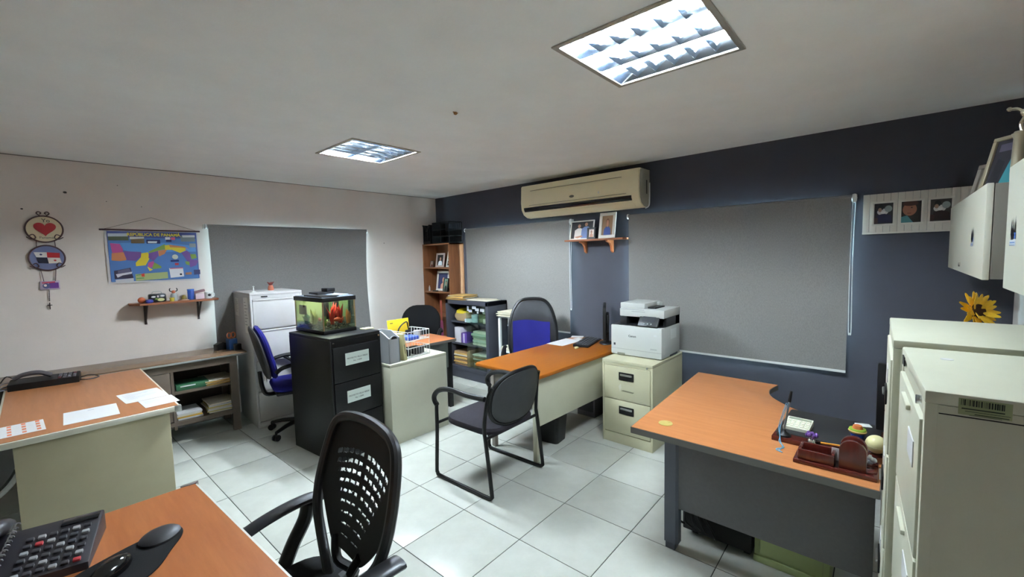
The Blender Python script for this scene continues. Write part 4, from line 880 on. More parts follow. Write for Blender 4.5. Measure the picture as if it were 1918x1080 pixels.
for s in (-1, 1): b = B(); b.tube(crom([(s * 0.012, 0, 0.088), (s * 0.026, 0, 0.092), (s * 0.028, 0, 0.108), (s * 0.022, 0, 0.118)], 4), [0.004] * 12 + [0.001], 6); b.obj('horn', m_black, t)
small(B().lathe([(0, 0), (0.016, 0), (0.02, 0.034), (0.017, 0.034), (0.014, 0.004), (0, 0.004)], 14), 'tiny_cup', M('yellow_glaze', (206, 184, 70), 0.35), 'tiny yellow cup in front of the horned figurine', 'cup', (0.838, SY - 0.055, SZ))
small(B().lathe([(0, 0), (0.03, 0), (0.034, 0.006), (0.014, 0.01), (0, 0.01)], 14), 'dish', M('peach_dish', (214, 176, 150), 0.5), 'small flat peach dish lying on the trinket shelf', 'dish', (0.935, SY - 0.045, SZ))
small(B().lathe([(0, 0), (0.02, 0), (0.022, 0.02), (0.012, 0.045), (0, 0.048)], 12), 'olive_figurine', M('olive_gold', (150, 130, 60), 0.5), 'small olive-gold figurine left of the blue jar on the trinket shelf', 'figurine', (0.945, SY + 0.03, SZ))
t = thing('blue_jar', 'tall bright blue jar on the trinket shelf', 'jar', (0.99, SY - 0.01, SZ))
B().lathe([(0, 0), (0.026, 0), (0.027, 0.08), (0.024, 0.086), (0, 0.086)], 16).obj('jar', M('cobalt', (44, 84, 170), 0.4), t); B().lathe([(0, 0.086), (0.028, 0.086), (0.028, 0.10), (0, 0.10)], 16).obj('lid', M('cobalt_lid', (60, 110, 196), 0.4), t)
small(B().box(-0.035, 0.035, -0.025, 0.025, 0, 0.05, 0.003), 'keepsake_box', M('pale_pink', (214, 196, 204), 0.5), 'pale pink keepsake box beside the blue jar', 'box', (1.058, SY, SZ))
small(B().box(-0.05, 0.05, -0.018, 0.018, 0, 0.022, 0.002, Matrix.Rotation(R(-12), 4, 'Y')), 'booklet', M('grey_red_card', (130, 96, 100), 0.6), 'grey-red booklet lying tilted on the pale pink box', 'booklet', (1.055, SY, SZ + 0.061))
t = thing('mug', 'white mug with a dark emblem at the right end of the trinket shelf', 'mug', (1.128, SY - 0.01, SZ))
B().lathe([(0, 0), (0.03, 0), (0.031, 0.062), (0.027, 0.062), (0.026, 0.006), (0, 0.006)], 20).obj('cup', m_white_p, t)
b = B(); b.tube(crom([(0.028, 0, 0.05), (0.048, 0, 0.046), (0.048, 0, 0.02), (0.028, 0, 0.014)], 5), 0.004, 6); b.obj('handle', m_white_p, t)
flat_print(t, 'emblem', [((50, 52, 58), [(0.012 * math.cos(a) * (1 + 0.2 * (k % 2)), 0.012 * math.sin(a) * (1 + 0.2 * (k % 2))) for k, a in enumerate([i * math.pi / 6 for i in range(12)])])], 1, 1, (0.002, -0.0312, 0.034))

# ------------------------------------------------------------------ fish tank
AQ = (1.506, 3.365, 0.9825); aqr = 4
t = thing('fish_tank', 'small fish tank with black rim and red decorations on the black cabinet', 'aquarium', AQ, aqr)
w, d, h = 0.29, 0.46, 0.295
b = B(); b.box(0, w, 0, d, 0, 0.03, 0.003); b.obj('base_rim', m_black, t)
b = B()
for x0, x1, y0, y1 in ((-0.004, w + 0.004, -0.004, 0.012), (-0.004, w + 0.004, d - 0.012, d + 0.004), (-0.004, 0.012, 0.012, d - 0.012), (w - 0.012, w + 0.004, 0.012, d - 0.012)): b.box(x0, x1, y0, y1, h - 0.035, h, 0.003)
b.obj('top_rim', m_black, t)
m_tank = glassmat('tank_glass', (226, 240, 228), 0.22)
for x0, x1, y0, y1 in ((0.002, w - 0.002, 0.002, 0.005), (0.002, w - 0.002, d - 0.005, d - 0.002), (0.002, 0.005, 0.005, d - 0.005), (w - 0.005, w - 0.002, 0.005, d - 0.005)): B().box(x0, x1, y0, y1, 0.03, h - 0.03).obj('pane', m_tank, t)
for x0 in (0.002, w - 0.010):
    for y0 in (0.002, d - 0.010): B().box(x0, x0 + 0.008, y0, y0 + 0.008, 0.03, h - 0.03).obj('silicone_seam', M('tan_seam', (168, 130, 96), 0.5), t)
random.seed(5); b = B(); gm = [M('gravel_dark', (48, 40, 36), 0.6), M('gravel_tan', (150, 128, 104), 0.6), M('gravel_brown', (92, 62, 46), 0.6)]
for k in range(420):
    b.mi = random.choice((0, 0, 0, 2, 1)); r = random.uniform(0.005, 0.009)
    b.ball((random.uniform(0.014, w - 0.014), random.uniform(0.014, d - 0.014), 0.03 + random.uniform(0.004, 0.034)), r, r * random.uniform(.7, 1), r * 0.7, 4)
b.obj('gravel', gm, t, kind='stuff')
B().box(0.006, w - 0.006, d - 0.014, d - 0.008, 0.04, h - 0.04).obj('backdrop', M('pale_green_backdrop', (196, 206, 150), 0.7), t)
lid = B().box(0.004, w - 0.004, 0.006, d - 0.006, h - 0.008, h + 0.004, 0.003).obj('lid', M('grey_lid', (120, 128, 142), 0.25), t)
b = B(); b.prism([(0.004, 0.02), (0.03, 0.006), (0.13, 0.004), (0.16, 0.03), (0.11, 0.30), (0.02, 0.33)], h + 0.003, h + 0.013, bev=0.004); b.obj('lid_flap', m_black, lid)
b = B(); b.box(0.16, 0.27, 0.06, 0.36, h + 0.004, h + 0.012, 0.003); b.obj('lamp_panel', M('bluish_panel', (150, 164, 190), 0.3), lid)
b = B(); b.prism([(0.08, 0.22), (0.24, 0.24), (0.26, 0.40), (0.10, 0.40)], h + 0.012, h + 0.028, bev=0.006); b.box(0.19, 0.265, 0.26, 0.36, h + 0.026, h + 0.058, 0.006); b.obj('filter_unit', m_black, t)
ld = bpy.data.lights.new('hood_lamp', 'AREA'); ld.shape = 'RECTANGLE'; ld.size = 0.20; ld.size_y = 0.30; ld.energy = 1.1; ld.color = (1.0, 0.95, 0.8)
lo = bpy.data.objects.new('hood_lamp', ld); col.objects.link(lo); lo.parent = t; lo.location = (w / 2, d / 2, h - 0.012)
def leafy(cx, cy, z, n, hgt, mat, name, spread, wid):
    b = B()
    for k in range(n):
        a = random.uniform(0, 6.28); l = hgt * random.uniform(0.6, 1); s = random.uniform(0.3, 1) * spread
        p0 = Vector((cx + random.uniform(-.012, .012), cy + random.uniform(-.012, .012), z)); p2 = p0 + Vector((math.cos(a) * s, math.sin(a) * s, l)); p1 = (p0 + p2) / 2 + Vector((0, 0, l * 0.1))
        sd = Vector((-math.sin(a), math.cos(a), 0)) * wid
        pts = crom([p0, p1, p2], 4)
        for i in range(len(pts) - 1):
            f0 = math.sin(math.pi * (0.12 + 0.88 * i / (len(pts) - 1))); f1 = math.sin(math.pi * (0.12 + 0.88 * (i + 1) / (len(pts) - 1)))
            b.ngon([pts[i] - sd * f0, pts[i] + sd * f0, pts[i + 1] + sd * max(f1, 0.05), pts[i + 1] - sd * max(f1, 0.05)])
    return b.obj(name, mat, t)
m_redp = M('red_silk_plant', (206, 62, 50), 0.5, var=0.25, vs=30); m_grnp = M('green_plant', (118, 156, 50), 0.6, var=0.2, vs=30); m_tealp = M('teal_plant', (40, 120, 84), 0.6)
leafy(0.13, 0.10, 0.06, 14, 0.185, m_redp, 'red_plant', 0.05, 0.012); leafy(0.215, 0.12, 0.06, 14, 0.18, m_redp, 'red_plant', 0.05, 0.012)
leafy(0.05, 0.07, 0.055, 10, 0.10, m_grnp, 'green_plant', 0.03, 0.010); leafy(0.07, 0.27, 0.055, 12, 0.14, M('yellow_green', (176, 180, 70), 0.6), 'green_plant', 0.05, 0.012); leafy(0.06, 0.38, 0.055, 12, 0.09, m_tealp, 'green_plant', 0.05, 0.014)
leafy(0.255, 0.06, 0.055, 10, 0.13, M('tan_coral', (214, 140, 84), 0.6), 'coral', 0.02, 0.008)
for x0 in (0.10, 0.19):
    B().box(x0, x0 + 0.045, 0.16, 0.20, 0.10, 0.25, 0.006).obj('filter_cartridge', m_black, t)
B().box(0.02, 0.026, 0.30, 0.43, 0.14, 0.22, 0.004).obj('tank_ornament', M('brown_ornament', (120, 84, 60), 0.7), t)
def fish(label, c, L, rz, mat):
    t2 = thing('goldfish', label, 'fish', c, rz)
    b = B(); b.tube(crom([(-L * 0.5, 0, 0), (-L * 0.35, 0, 0.001), (-L * 0.05, 0, 0), (L * 0.22, 0, 0), (L * 0.36, 0, 0)], 4), [0.002] + [L * x for x in (0.05, 0.09, 0.12, 0.15, 0.18, 0.20, 0.20, 0.20, 0.19, 0.17, 0.14, 0.11, 0.08, 0.06, 0.05, 0.04)], 10, flat=1.0); b.obj('body', mat, t2)
    b = B(); b.prism([(L * 0.30, 0), (L * 0.62, L * 0.24), (L * 0.55, 0), (L * 0.62, -L * 0.22)], -0.0015, 0.0015, UP); b.obj('tail_fin', mat, t2)
    b = B(); b.prism([(-L * 0.15, L * 0.15), (L * 0.0, L * 0.32), (L * 0.2, L * 0.2), (L * 0.2, L * 0.1)], -0.0012, 0.0012, UP); b.obj('dorsal_fin', mat, t2)
    for s in (-1, 1): B().ball((-L * 0.38, s * L * 0.085, L * 0.03), L * 0.03, n=6).obj('eye', m_black, t2)
m_fish = M('goldfish_orange', (228, 80, 40), 0.35)
rot = lambda x, y, z: tuple(Vector(AQ) + Matrix.Rotation(R(aqr), 3, 'Z') @ Vector((x, y, z)))
fish('plump orange goldfish in the front right of the fish tank', rot(0.155, 0.045, 0.105), 0.085, 10, m_fish)
fish('orange goldfish near the left glass of the fish tank', rot(0.04, 0.13, 0.11), 0.07, 80, m_fish)
small(B().box(-0.045, 0.045, -0.035, 0.035, 0, 0.008, 0.001), 'note_pad', M('cream_note', (226, 222, 180), 0.7), 'cream sticky-note pad on the black cabinet beside the fish tank', 'note pad', (1.875, 3.36, 0.9825), 8)

# ------------------------------------------------------------------ on the tall grey cabinet
t = thing('figurine', 'reddish horned figurine standing on the tall grey cabinet', 'figurine', (1.60, 4.72, 1.288))
B().lathe([(0, 0), (0.026, 0), (0.028, 0.02), (0.02, 0.05), (0, 0.055)], 12).obj('body', M('salmon', (190, 110, 86), 0.5), t); b = B()
for a in range(5): b.tube([(0, 0, 0.045), (0.032 * math.cos(a * 1.26), 0.02 * math.sin(a * 1.26), 0.085)], [0.008, 0.003], 6)
b.ball((0, 0, 0.065), 0.016, n=8); b.obj('crown', M('dark_red', (120, 44, 40), 0.5), t)
small(B().lathe([(0, 0), (0.024, 0), (0.022, 0.008), (0.006, 0.012), (0.005, 0.05), (0.011, 0.055), (0, 0.062)], 12), 'white_figurine', m_white_p, 'little white figurine on the left of the tall grey cabinet', 'figurine', (1.40, 4.58, 1.288))

# ------------------------------------------------------------------ on and in the credenza
t = thing('pen_cup', 'square blue pen cup holding orange scissors on the credenza', 'pen cup', (1.245, 4.80, 0.7385), 10)
B().prism(rrect(0.075, 0.075, 0.008), 0, 0.10, bev=0.002).obj('cup', M('blue_cup', (44, 88, 150), 0.5), t)
b = B()
for s in (-1, 1): b.tube([(s * 0.018 + 0.018 * math.cos(a * math.pi / 8), 0, 0.135 + 0.026 * math.sin(a * math.pi / 8)) for a in range(16)], 0.005, 6, closed=True); b.tube([(s * 0.012, 0, 0.11), (-s * 0.005, 0, 0.08)], 0.004, 6)
b.obj('scissors', M('orange_plastic', (216, 120, 70), 0.5), t)
small(B().prism([(-0.055, 0), (0.05, 0), (0.05, 0.05), (0.0, 0.075), (-0.055, 0.055)], -0.03, 0.03, UP, 0.004), 'tape_dispenser', m_black, 'black tape dispenser left of the blue pen cup', 'tape dispenser', (1.17, 4.86, 0.7385), 20)
small(B().prism(rrect(0.06, 0.05, 0.01), 0, 0.06, bev=0.004), 'black_box', m_black, 'small black box at the right end of the credenza top', 'box', (1.262, 4.69, 0.7385), 0)
CM = Matrix.Translation((1.30, 4.57, 0)) @ Matrix.Rotation(R(-3.5), 4, 'Z')
def cr(x, y, z): return tuple(CM @ Vector((x, y, z)))
t = thing('box_file', 'dark green box file on the upper credenza shelf', 'box file', cr(-0.42, 0.06, 0.46), -3.5)
B().box(-0.12, 0.12, 0, 0.22, 0, 0.05, 0.004).obj('case', M('dark_green', (46, 96, 66), 0.5), t); B().box(-0.09, 0.02, -0.001, 0.0, 0.03, 0.04).obj('spine_label', m_paper, t)
random.seed(11)
for k in range(6):
    small(B().box(-0.115, 0.115, 0, 0.30, 0, 0.006, 0.001), 'envelope', (m_manila, m_paper2)[k % 3 == 2], 'envelope on the upper credenza shelf, %s of its pile' % nth(k, 6), 'envelope', cr(-0.205 + random.uniform(-.01, .01), 0.05 + random.uniform(-.012, .012), 0.46 + 0.0068 * k), -3.5 + random.uniform(-3, 3), 'envelopes on the upper credenza shelf')
for k in range(7):
    small(B().box(-0.105, 0.105, 0, 0.29, 0, 0.011, 0.001), 'paper_bundle', (m_paper2, m_paper, M('yellow_card', (196, 180, 110), 0.8))[(k * 2) % 3], 'paper bundle on the lower credenza shelf, %s of its pile' % nth(k, 7), 'paper bundle', cr(-0.215 + random.uniform(-.012, .012), 0.05 + random.uniform(-.015, .015), 0.2005 + 0.0115 * k), -3.5 + random.uniform(-5, 5), 'paper bundles on the lower credenza shelf')
for k in range(4):
    small(B().box(-0.09, 0.09, 0, 0.25, 0, 0.014, 0.001), 'magazine', (m_paper, M('amber_card', (206, 160, 60), 0.7), m_paper2, m_paper)[k], 'magazine beside the desk corner on credenza, %s of the short pile' % nth(k, 4), 'magazine', cr(-0.455 + random.uniform(-.006, .006), 0.05, 0.2005 + 0.0145 * k), -3.5 + random.uniform(-4, 4), 'magazines on the lower credenza shelf')

# ------------------------------------------------------------------ on the left desk
def paper(label, loc, rz, w, h, marks=(), name='paper_sheet'):
    t = thing(name, label, 'paper', loc, rz); B().box(-w / 2, w / 2, -h / 2, h / 2, 0, 0.0006).obj('sheet', m_paper, t)
    if marks: flat_print(t, 'print', marks, w, h, (-w / 2, 0.0, -h / 2), mat=Matrix.Translation((0, 0, 0.0006)) @ Matrix.Rotation(R(-90), 4, 'X'), step=0.0001)['kind'] = 'stuff'
    return t
ZL = 0.7297
lab = []
for i in range(3):
    for j in range(4): lab += [((214, 120, 84), rect(0.22 + 0.3 * i, 0.08 + 0.24 * j, 0.31 + 0.3 * i, 0.22 + 0.24 * j)), ((190, 196, 204), rect(0.04 + 0.3 * i, 0.12 + 0.24 * j, 0.19 + 0.3 * i, 0.135 + 0.24 * j))]
paper('white label sheet with rows of orange squares on the left desk', (-0.10, 3.40, ZL), 2, 0.17, 0.23, lab)
paper('blank white sheet in the middle of the left desk front edge', (0.168, 3.415, ZL), -2, 0.225, 0.275, [((150, 152, 158), rect(0.44, 0.82, 0.56, 0.85))])
tl = lambda n, s: [((140, 142, 150), rect(0.1, 0.88 - k * 0.075, 0.35 + 0.5 * ((k * s) % 4) / 3, 0.89 - k * 0.075)) for k in range(n)]
paper('printed white form lying farther back on the left desk', (0.418, 3.62, ZL + 0.0), 4, 0.21, 0.28, tl(9, 3))
paper('small printed slip at the front right corner of the left desk', (0.465, 3.375, ZL + 0.0007), 3, 0.165, 0.195, tl(6, 5))
t = thing('desk_telephone', 'black corded telephone with long cradle on the left desk', 'telephone', (0.0, 4.465, ZL), -9)
B().prism([(0, 0), (0.10, 0), (0.10, 0.065), (0.0, 0.045)], -0.175, 0.175, Matrix(((0, 0, 1, 0), (1, 0, 0, 0), (0, 1, 0, 0), (0, 0, 0, 1))), 0.004).obj('base', m_black, t)
b = B(); b.tube(crom([(-0.15, 0.05, 0.075), (-0.10, 0.05, 0.098), (-0.03, 0.055, 0.10), (0.03, 0.06, 0.07)], 6), [0.022] * 19, 10, flat=0.7); b.obj('handset', M('dark_grey_plastic', (76, 72, 76), 0.4), t)
for i in range(4):
    for j in range(3): B().box(0.065 + 0.025 * i, 0.083 + 0.025 * i, 0.008 + 0.03 * j, 0.028 + 0.03 * j, 0.045 + 0.006 * j, 0.056 + 0.006 * j, 0.003).obj('key', M('dark_red_key', (96, 44, 52), 0.5) if (i + j) % 5 == 0 else M('grey_key', (96, 92, 100), 0.5), t)
b = B(); b.tube(crom([(0.172, 0.08, 0.02), (0.22, 0.08, 0.03), (0.265, 0.09, 0.012), (0.27, 0.05, 0.01), (0.22, 0.02, 0.008), (0.172, 0.03, 0.012)], 6), 0.004, 6); b.obj('cord', m_black, t); b = B(); b.tube(crom([(-0.15, 0.09, 0.06), (-0.19, 0.1, 0.09), (-0.22, 0.09, 0.05)], 5), 0.004, 6); b.obj('cord', m_black, t)
b = B()
for k, (z, dy) in enumerate(((0.05, 0.06), (0.03, 0.03), (0.015, 0.0))): b.tube(crom([(-0.172, 0.02 + dy, z), (-0.2, 0.0 + dy, z), (-0.222, -0.04 + dy, max(0.004, z - 0.01))], 4), 0.0035, 6)
b.obj('wire', M('wire_grey', (96, 96, 104), 0.5), t)
# floor fan under the left desk
t = thing('floor_fan', 'round pale floor fan half hidden under the left desk', 'fan', (-0.33, 3.62, 0), 25)
b = B(); b.tube([(0.235 * math.cos(a * math.pi / 20), -0.02, 0.52 + 0.235 * math.sin(a * math.pi / 20)) for a in range(40)], 0.014, 8, closed=True); b.obj('outer_ring', m_white_p, t)
b = B().prism(ell(0, 0.52, 0.228, 0.228, 40), -0.04, -0.02, UP); b.obj('rear_shroud', M('fan_grey', (130, 130, 132), 0.5), t)
b = B(); b.tube([(0.13 * math.cos(a * math.pi / 16), -0.03, 0.52 + 0.13 * math.sin(a * math.pi / 16)) for a in range(32)], 0.006, 8, closed=True)
for k in range(24): a = k * math.pi / 12; b.tube([(0.03 * math.cos(a), -0.035, 0.52 + 0.03 * math.sin(a)), (0.13 * math.cos(a), -0.03, 0.52 + 0.13 * math.sin(a))], 0.002, 5)
b.obj('grille', m_white_p, t)
B().prism(ell(0, 0.52, 0.125, 0.125, 24), 0.018, 0.021, UP).obj('blade_disc', m_black, t)
b = B(); b.lathe([(0, 0), (0.17, 0), (0.16, 0.03), (0.04, 0.05), (0.025, 0.28), (0, 0.28)], 24, (0, 0.03, 0)); b.obj('pedestal', m_black, t)

# ------------------------------------------------------------------ on the near desk
ZN = 0.7307
t = thing('desk_telephone', 'black office telephone with red keys on the near desk', 'telephone', (-0.055, 1.80, ZN), -14)
XZ = Matrix(((0, 0, 1, 0), (1, 0, 0, 0), (0, 1, 0, 0), (0, 0, 0, 1)))
B().prism([(-0.12, 0), (0.10, 0), (0.10, 0.065), (0.06, 0.065), (-0.12, 0.022)], -0.12, 0.135, XZ, 0.006).obj('base', M('phone_black', (40, 38, 44), 0.4), t)
slope = Matrix.Translation((0, 0, 0.0515)) @ Matrix.Rotation(math.atan2(0.043, 0.18), 4, 'X')
random.seed(2)
for i in range(6):
    for j in range(6):
        x = -0.012 + 0.024 * i; y = -0.105 + 0.027 * j
        mt_ = M('red_key', (170, 56, 62), 0.4) if (i, j) in ((5, 0), (1, 4)) else (M('grey_pad_key', (150, 152, 156), 0.35) if (i + j) % 3 == 0 else M('dark_pad_key', (58, 58, 64), 0.35))
        B().box(x - 0.008, x + 0.008, y - 0.006, y + 0.006, -0.004, 0.006, 0.002, slope).obj('key', mt_, t)
B().box(0.045, 0.128, 0.052, 0.09, 0.060, 0.069, 0.002).obj('display', M('display_black', (16, 18, 22), 0.15), t)
b = B(); b.tube(crom([(-0.085, -0.12, 0.05), (-0.085, -0.06, 0.085), (-0.085, 0.03, 0.105), (-0.085, 0.11, 0.085)], 6), [0.028] * 5 + [0.022] * 9 + [0.028] * 5, 12, flat=0.8); b.obj('handset', M('phone_black'), t)
b = B(); b.tube([(-0.05 + 0.014 * math.sin(k * 0.9) * 0.4, -0.10 + k * 0.0024, 0.045 + 0.0006 * k + 0.006 * math.cos(k * 0.9)) for k in range(80)], 0.002, 5); b.obj('coiled_cord', M('grey_cord', (120, 118, 120), 0.5), t)
t = thing('mouse_pad', 'black gel mouse pad with rounded wrist cushion on the near desk', 'mouse pad', (0.125, 1.60, ZN), 32)
out = crom([(0.155, 0.035, 0), (0.13, 0.07, 0), (0.09, 0.055, 0), (0.03, 0.07, 0), (-0.08, 0.085, 0), (-0.16, 0.06, 0), (-0.18, -0.02, 0), (-0.14, -0.10, 0), (-0.03, -0.115, 0), (0.06, -0.075, 0), (0.12, -0.045, 0), (0.152, -0.01, 0)], 5, True)
B().prism([(p.x, p.y) for p in out], 0, 0.005, bev=0.002).obj('pad', m_blackf, t)
B().lathe([(1, 0), (0.99, 0.3), (0.85, 0.65), (0.6, 0.88), (0.3, 0.98), (0, 1)], 28, mat=Matrix.Translation((0.10, 0.012, 0.0052)) @ Matrix.Diagonal((0.055, 0.048, 0.019, 1))).obj('wrist_cushion', M('gel_black', (34, 32, 36), 0.5), t)
t = thing('computer_mouse', 'glossy black computer mouse lying on the gel mouse pad', 'mouse', (0.085, 1.565, ZN + 0.0055), 40)
B().lathe([(0, 0), (0.9, 0), (1.0, 0.25), (0.92, 0.6), (0.6, 0.9), (0.25, 1), (0, 1)], 24, mat=Matrix.Diagonal((0.055, 0.031, 0.036, 1))).obj('shell', M('gloss_black', (18, 18, 20), 0.12), t)
B().tube([(0.030, 0, 0.028), (0.045, 0, 0.021)], 0.005, 8).obj('scroll_wheel', M('dark_grey_plastic'), t)
b = B(); b.tube(crom([(0.01, 0.024, 0.026), (0.035, 0.020, 0.022), (0.05, 0.008, 0.012)], 4), 0.0012, 5); b.obj('trim_line', m_chrome, t)

# ------------------------------------------------------------------ printer
t = thing('printer', 'white multifunction laser printer on the beige two-drawer cabinet', 'printer', (3.325, 1.60, 0.70), -90)
m_pw = M('printer_white', (190, 194, 193), 0.4); m_pg = M('printer_dark', (30, 31, 34), 0.4)
w = 0.455; d = 0.39
B().box(-w / 2, w / 2, 0, d, 0.006, 0.262, 0.010).obj('body', m_pw, t)
b = B(); b.box(-w / 2 + 0.004, w / 2 - 0.004, -0.0015, 0.02, 0.058, 0.060); b.box(-w / 2 - 0.0008, -w / 2 + 0.003, 0.01, 0.2, 0.058, 0.060); b.obj('tray_seam', M('seam_grey', (140, 144, 146), 0.6), t)
B().box(-0.165, -0.095, -0.002, 0.01, 0.006, 0.024).obj('tray_grip', M('grip_shadow', (120, 120, 108), 0.7), t)
B().prism([(-w / 2 + 0.015, 0.012), (w / 2 - 0.06, 0.012), (w / 2 - 0.012, 0.06), (w / 2 - 0.012, d - 0.02), (-w / 2 + 0.015, d - 0.02)], 0.262, 0.266).obj('output_tray', m_pg, t)
b = B(); b.box(-w / 2 + 0.065, w / 2 - 0.004, 0.30, d - 0.004, 0.262, 0.335); b.box(-w / 2 + 0.065, -w / 2 + 0.125, 0.05, 0.30, 0.262, 0.335, 0.003); b.box(w / 2 - 0.03, w / 2 - 0.004, 0.10, d - 0.004, 0.262, 0.335); b.obj('neck', m_pg, t)
B().box(-w / 2 + 0.062, w / 2, 0.045, d, 0.335, 0.405, 0.008).obj('scanner', m_pw, t)
b = B(); b.box(-w / 2 + 0.066, 0.06, 0.05, d - 0.02, 0.405, 0.452, 0.006); b.box(0.055, 0.085, 0.30, d - 0.02, 0.405, 0.445, 0.004); b.obj('document_feeder', m_pw, t)
B().box(0.061, 0.13, 0.11, 0.30, 0.404, 0.416, 0.002).obj('feeder_slot', m_pg, t)
b = B(); b.box(-w / 2 + 0.064, 0.058, 0.0435, 0.05, 0.395, 0.399); b.box(-0.055, 0.065, 0.0435, 0.05, 0.379, 0.383); b.obj('scanner_seam', M('seam_grey'), t)
mt = Matrix.Translation((0.105, 0.03, 0.305)) @ Matrix.Rotation(R(-38), 4, 'X')
pn = B().box(-0.085, 0.085, -0.012, 0.012, -0.05, 0.065, 0.006, mt).obj('control_panel', m_pg, t)
B().box(-0.055, 0.055, -0.0135, -0.011, -0.005, 0.055, 0, mt).obj('touch_screen', M('screen_grey', (62, 64, 70), 0.15), pn)
for k in (-0.03, 0.0, 0.03): B().prism(ell(k, -0.027, 0.006, 0.006, 10), 0.0115, 0.0135, mt @ UP).obj('button', m_alu, pn)
text(t, 'Canon', 0.026, (-0.028, -0.0012, 0.175), M('logo_grey', (66, 68, 72), 0.5), 'maker_lettering', bold=0.0006)
flat_print(t, 'badge', [((60, 62, 68), rect(-0.20, 0.085, -0.182, 0.105))], 1, 1, (0, 0, 0), 0.0006)
flat_print(t, 'model_print', [((168, 172, 174), rect(0.13, 0.078, 0.185, 0.09)), ((196, 200, 202), rect(0.16, 0.19, 0.185, 0.208))], 1, 1, (0, 0, 0), 0.0006)
b = B(); b.box(w / 2, w / 2 + 0.0015, 0.19, 0.30, 0.15, 0.235, 0); b.obj('side_hatch', M('hatch_white', (208, 212, 212), 0.5), t)
B().box(w / 2 - 0.002, w / 2 + 0.001, 0.17, 0.33, 0.006, 0.02).obj('side_grip', m_pg, t)
b = B()
for k in range(6): b.box(w / 2 - 0.002, w / 2 + 0.0008, 0.03 + 0.01 * k, 0.035 + 0.01 * k, 0.04, 0.12)
b.obj('side_vent', M('vent_grey', (176, 180, 180), 0.6), t)
b = B()
for sx in (-0.19, 0.19):
    for sy in (0.04, 0.34): b.cyl((sx, sy, 0), (sx, sy, 0.01), 0.014, n=10)
b.obj('foot', m_pg, t)

# ------------------------------------------------------------------ on the orange desk
ZO = 0.6822
paper('white sheet lying next to the keyboard on the orange desk', (3.58, 2.50, ZO), -1, 0.34, 0.20)
paper('small white note near the wall on the orange desk', (3.90, 2.55, ZO), 25, 0.09, 0.13)
paper('folded white slip beside the small note on the orange desk', (3.80, 2.47, ZO + 0.0007), -20, 0.08, 0.10)
t = thing('keyboard', 'black computer keyboard on the orange desk', 'keyboard', (3.68, 2.285, ZO), 14)
B().prism([(-0.075, 0), (0.075, 0), (0.075, 0.024), (-0.075, 0.012)], -0.225, 0.225, XZ, 0.003).obj('case', m_black, t)
sl = Matrix.Translation((0, 0, 0.0195)) @ Matrix.Rotation(math.atan2(0.012, 0.15), 4, 'X'); km = None
for j in range(5):
    for i in range(15):
        if km: o = bpy.data.objects.new('key', km); col.objects.link(o); o.parent = t
        else: o = B().box(-0.0115, 0.0115, -0.0105, 0.0105, -0.002, 0.005, 0.002).obj('key', M('key_black', (58, 58, 62), 0.45), t); km = o.data
        o.matrix_local = sl @ Matrix.Translation((-0.19 + i * 0.0268, -0.055 + j * 0.0268, 0))
t = thing('key_tag', 'little cream key tag in front of the keyboard on the orange desk', 'key tag', (3.40, 2.235, ZO), 20)
B().prism([(-0.03, -0.012), (0.01, -0.02), (0.03, 0.0), (0.01, 0.02), (-0.03, 0.012)], 0, 0.014, bev=0.004).obj('tag', M('cream_tag', (222, 206, 160), 0.5), t)
b = B(); b.tube([(0.04 + 0.012 * math.cos(a * 0.785), 0.012 * math.sin(a * 0.785), 0.003) for a in range(8)], 0.0015, 5, closed=True); b.obj('ring', m_chrome, t)
t = thing('computer_monitor', 'black flat monitor seen edge-on at the end of the orange desk', 'monitor', (3.78, 2.13, ZO), -61)
B().lathe([(0, 0), (0.10, 0), (0.095, 0.010), (0.03, 0.018), (0, 0.018)], 24, mat=Matrix.Diagonal((0.7, 1.0, 1, 1))).obj('stand_base', m_black, t)
B().box(0.0, 0.03, -0.035, 0.035, 0.012, 0.26, 0.006).obj('stand_neck', m_black, t)
B().box(-0.028, 0.0, -0.23, 0.23, 0.07, 0.385, 0.006).obj('screen_housing', m_black, t)
B().box(-0.0295, -0.0275, -0.215, 0.215, 0.09, 0.37).obj('screen', M('screen_off', (14, 15, 18), 0.1), t)
B().box(0.0, 0.03, -0.12, 0.12, 0.13, 0.30, 0.012).obj('rear_bulge', m_black, t)
t = thing('waste_bin', 'square black plastic waste bin under the orange desk', 'waste bin', (2.87, 2.15, 0), 8)
b = B(); bo = rrect(0.17, 0.19, 0.03); to = rrect(0.21, 0.23, 0.035)
bm = bmesh.new(); r0 = [bm.verts.new((x, y, 0)) for x, y in bo]; r1 = [bm.verts.new((x, y, 0.27)) for x, y in to]; r2 = [bm.verts.new((x * 0.95, y * 0.95, 0.268)) for x, y in to]; r3 = [bm.verts.new((x * 0.94, y * 0.94, 0.01)) for x, y in bo]; k = len(bo)
for a, c in ((r0, r1), (r1, r2), (r2, r3)):
    for j in range(k): bm.faces.new((a[j], a[(j + 1) % k], c[(j + 1) % k], c[j]))
bm.faces.new(r0[::-1]); bm.faces.new(r3); bmesh.ops.recalc_face_normals(bm, faces=bm.faces); b.merge(bm); b.obj('bucket', m_black, t)
b = B()
for k in range(7): a = k * 0.9; b.ball((0.05 * math.cos(a), 0.05 * math.sin(a), 0.24 + 0.012 * (k % 3)), 0.035, 0.03, 0.025, 6)
b.obj('bin_liner', M('grey_bag', (66, 66, 72), 0.3), t)

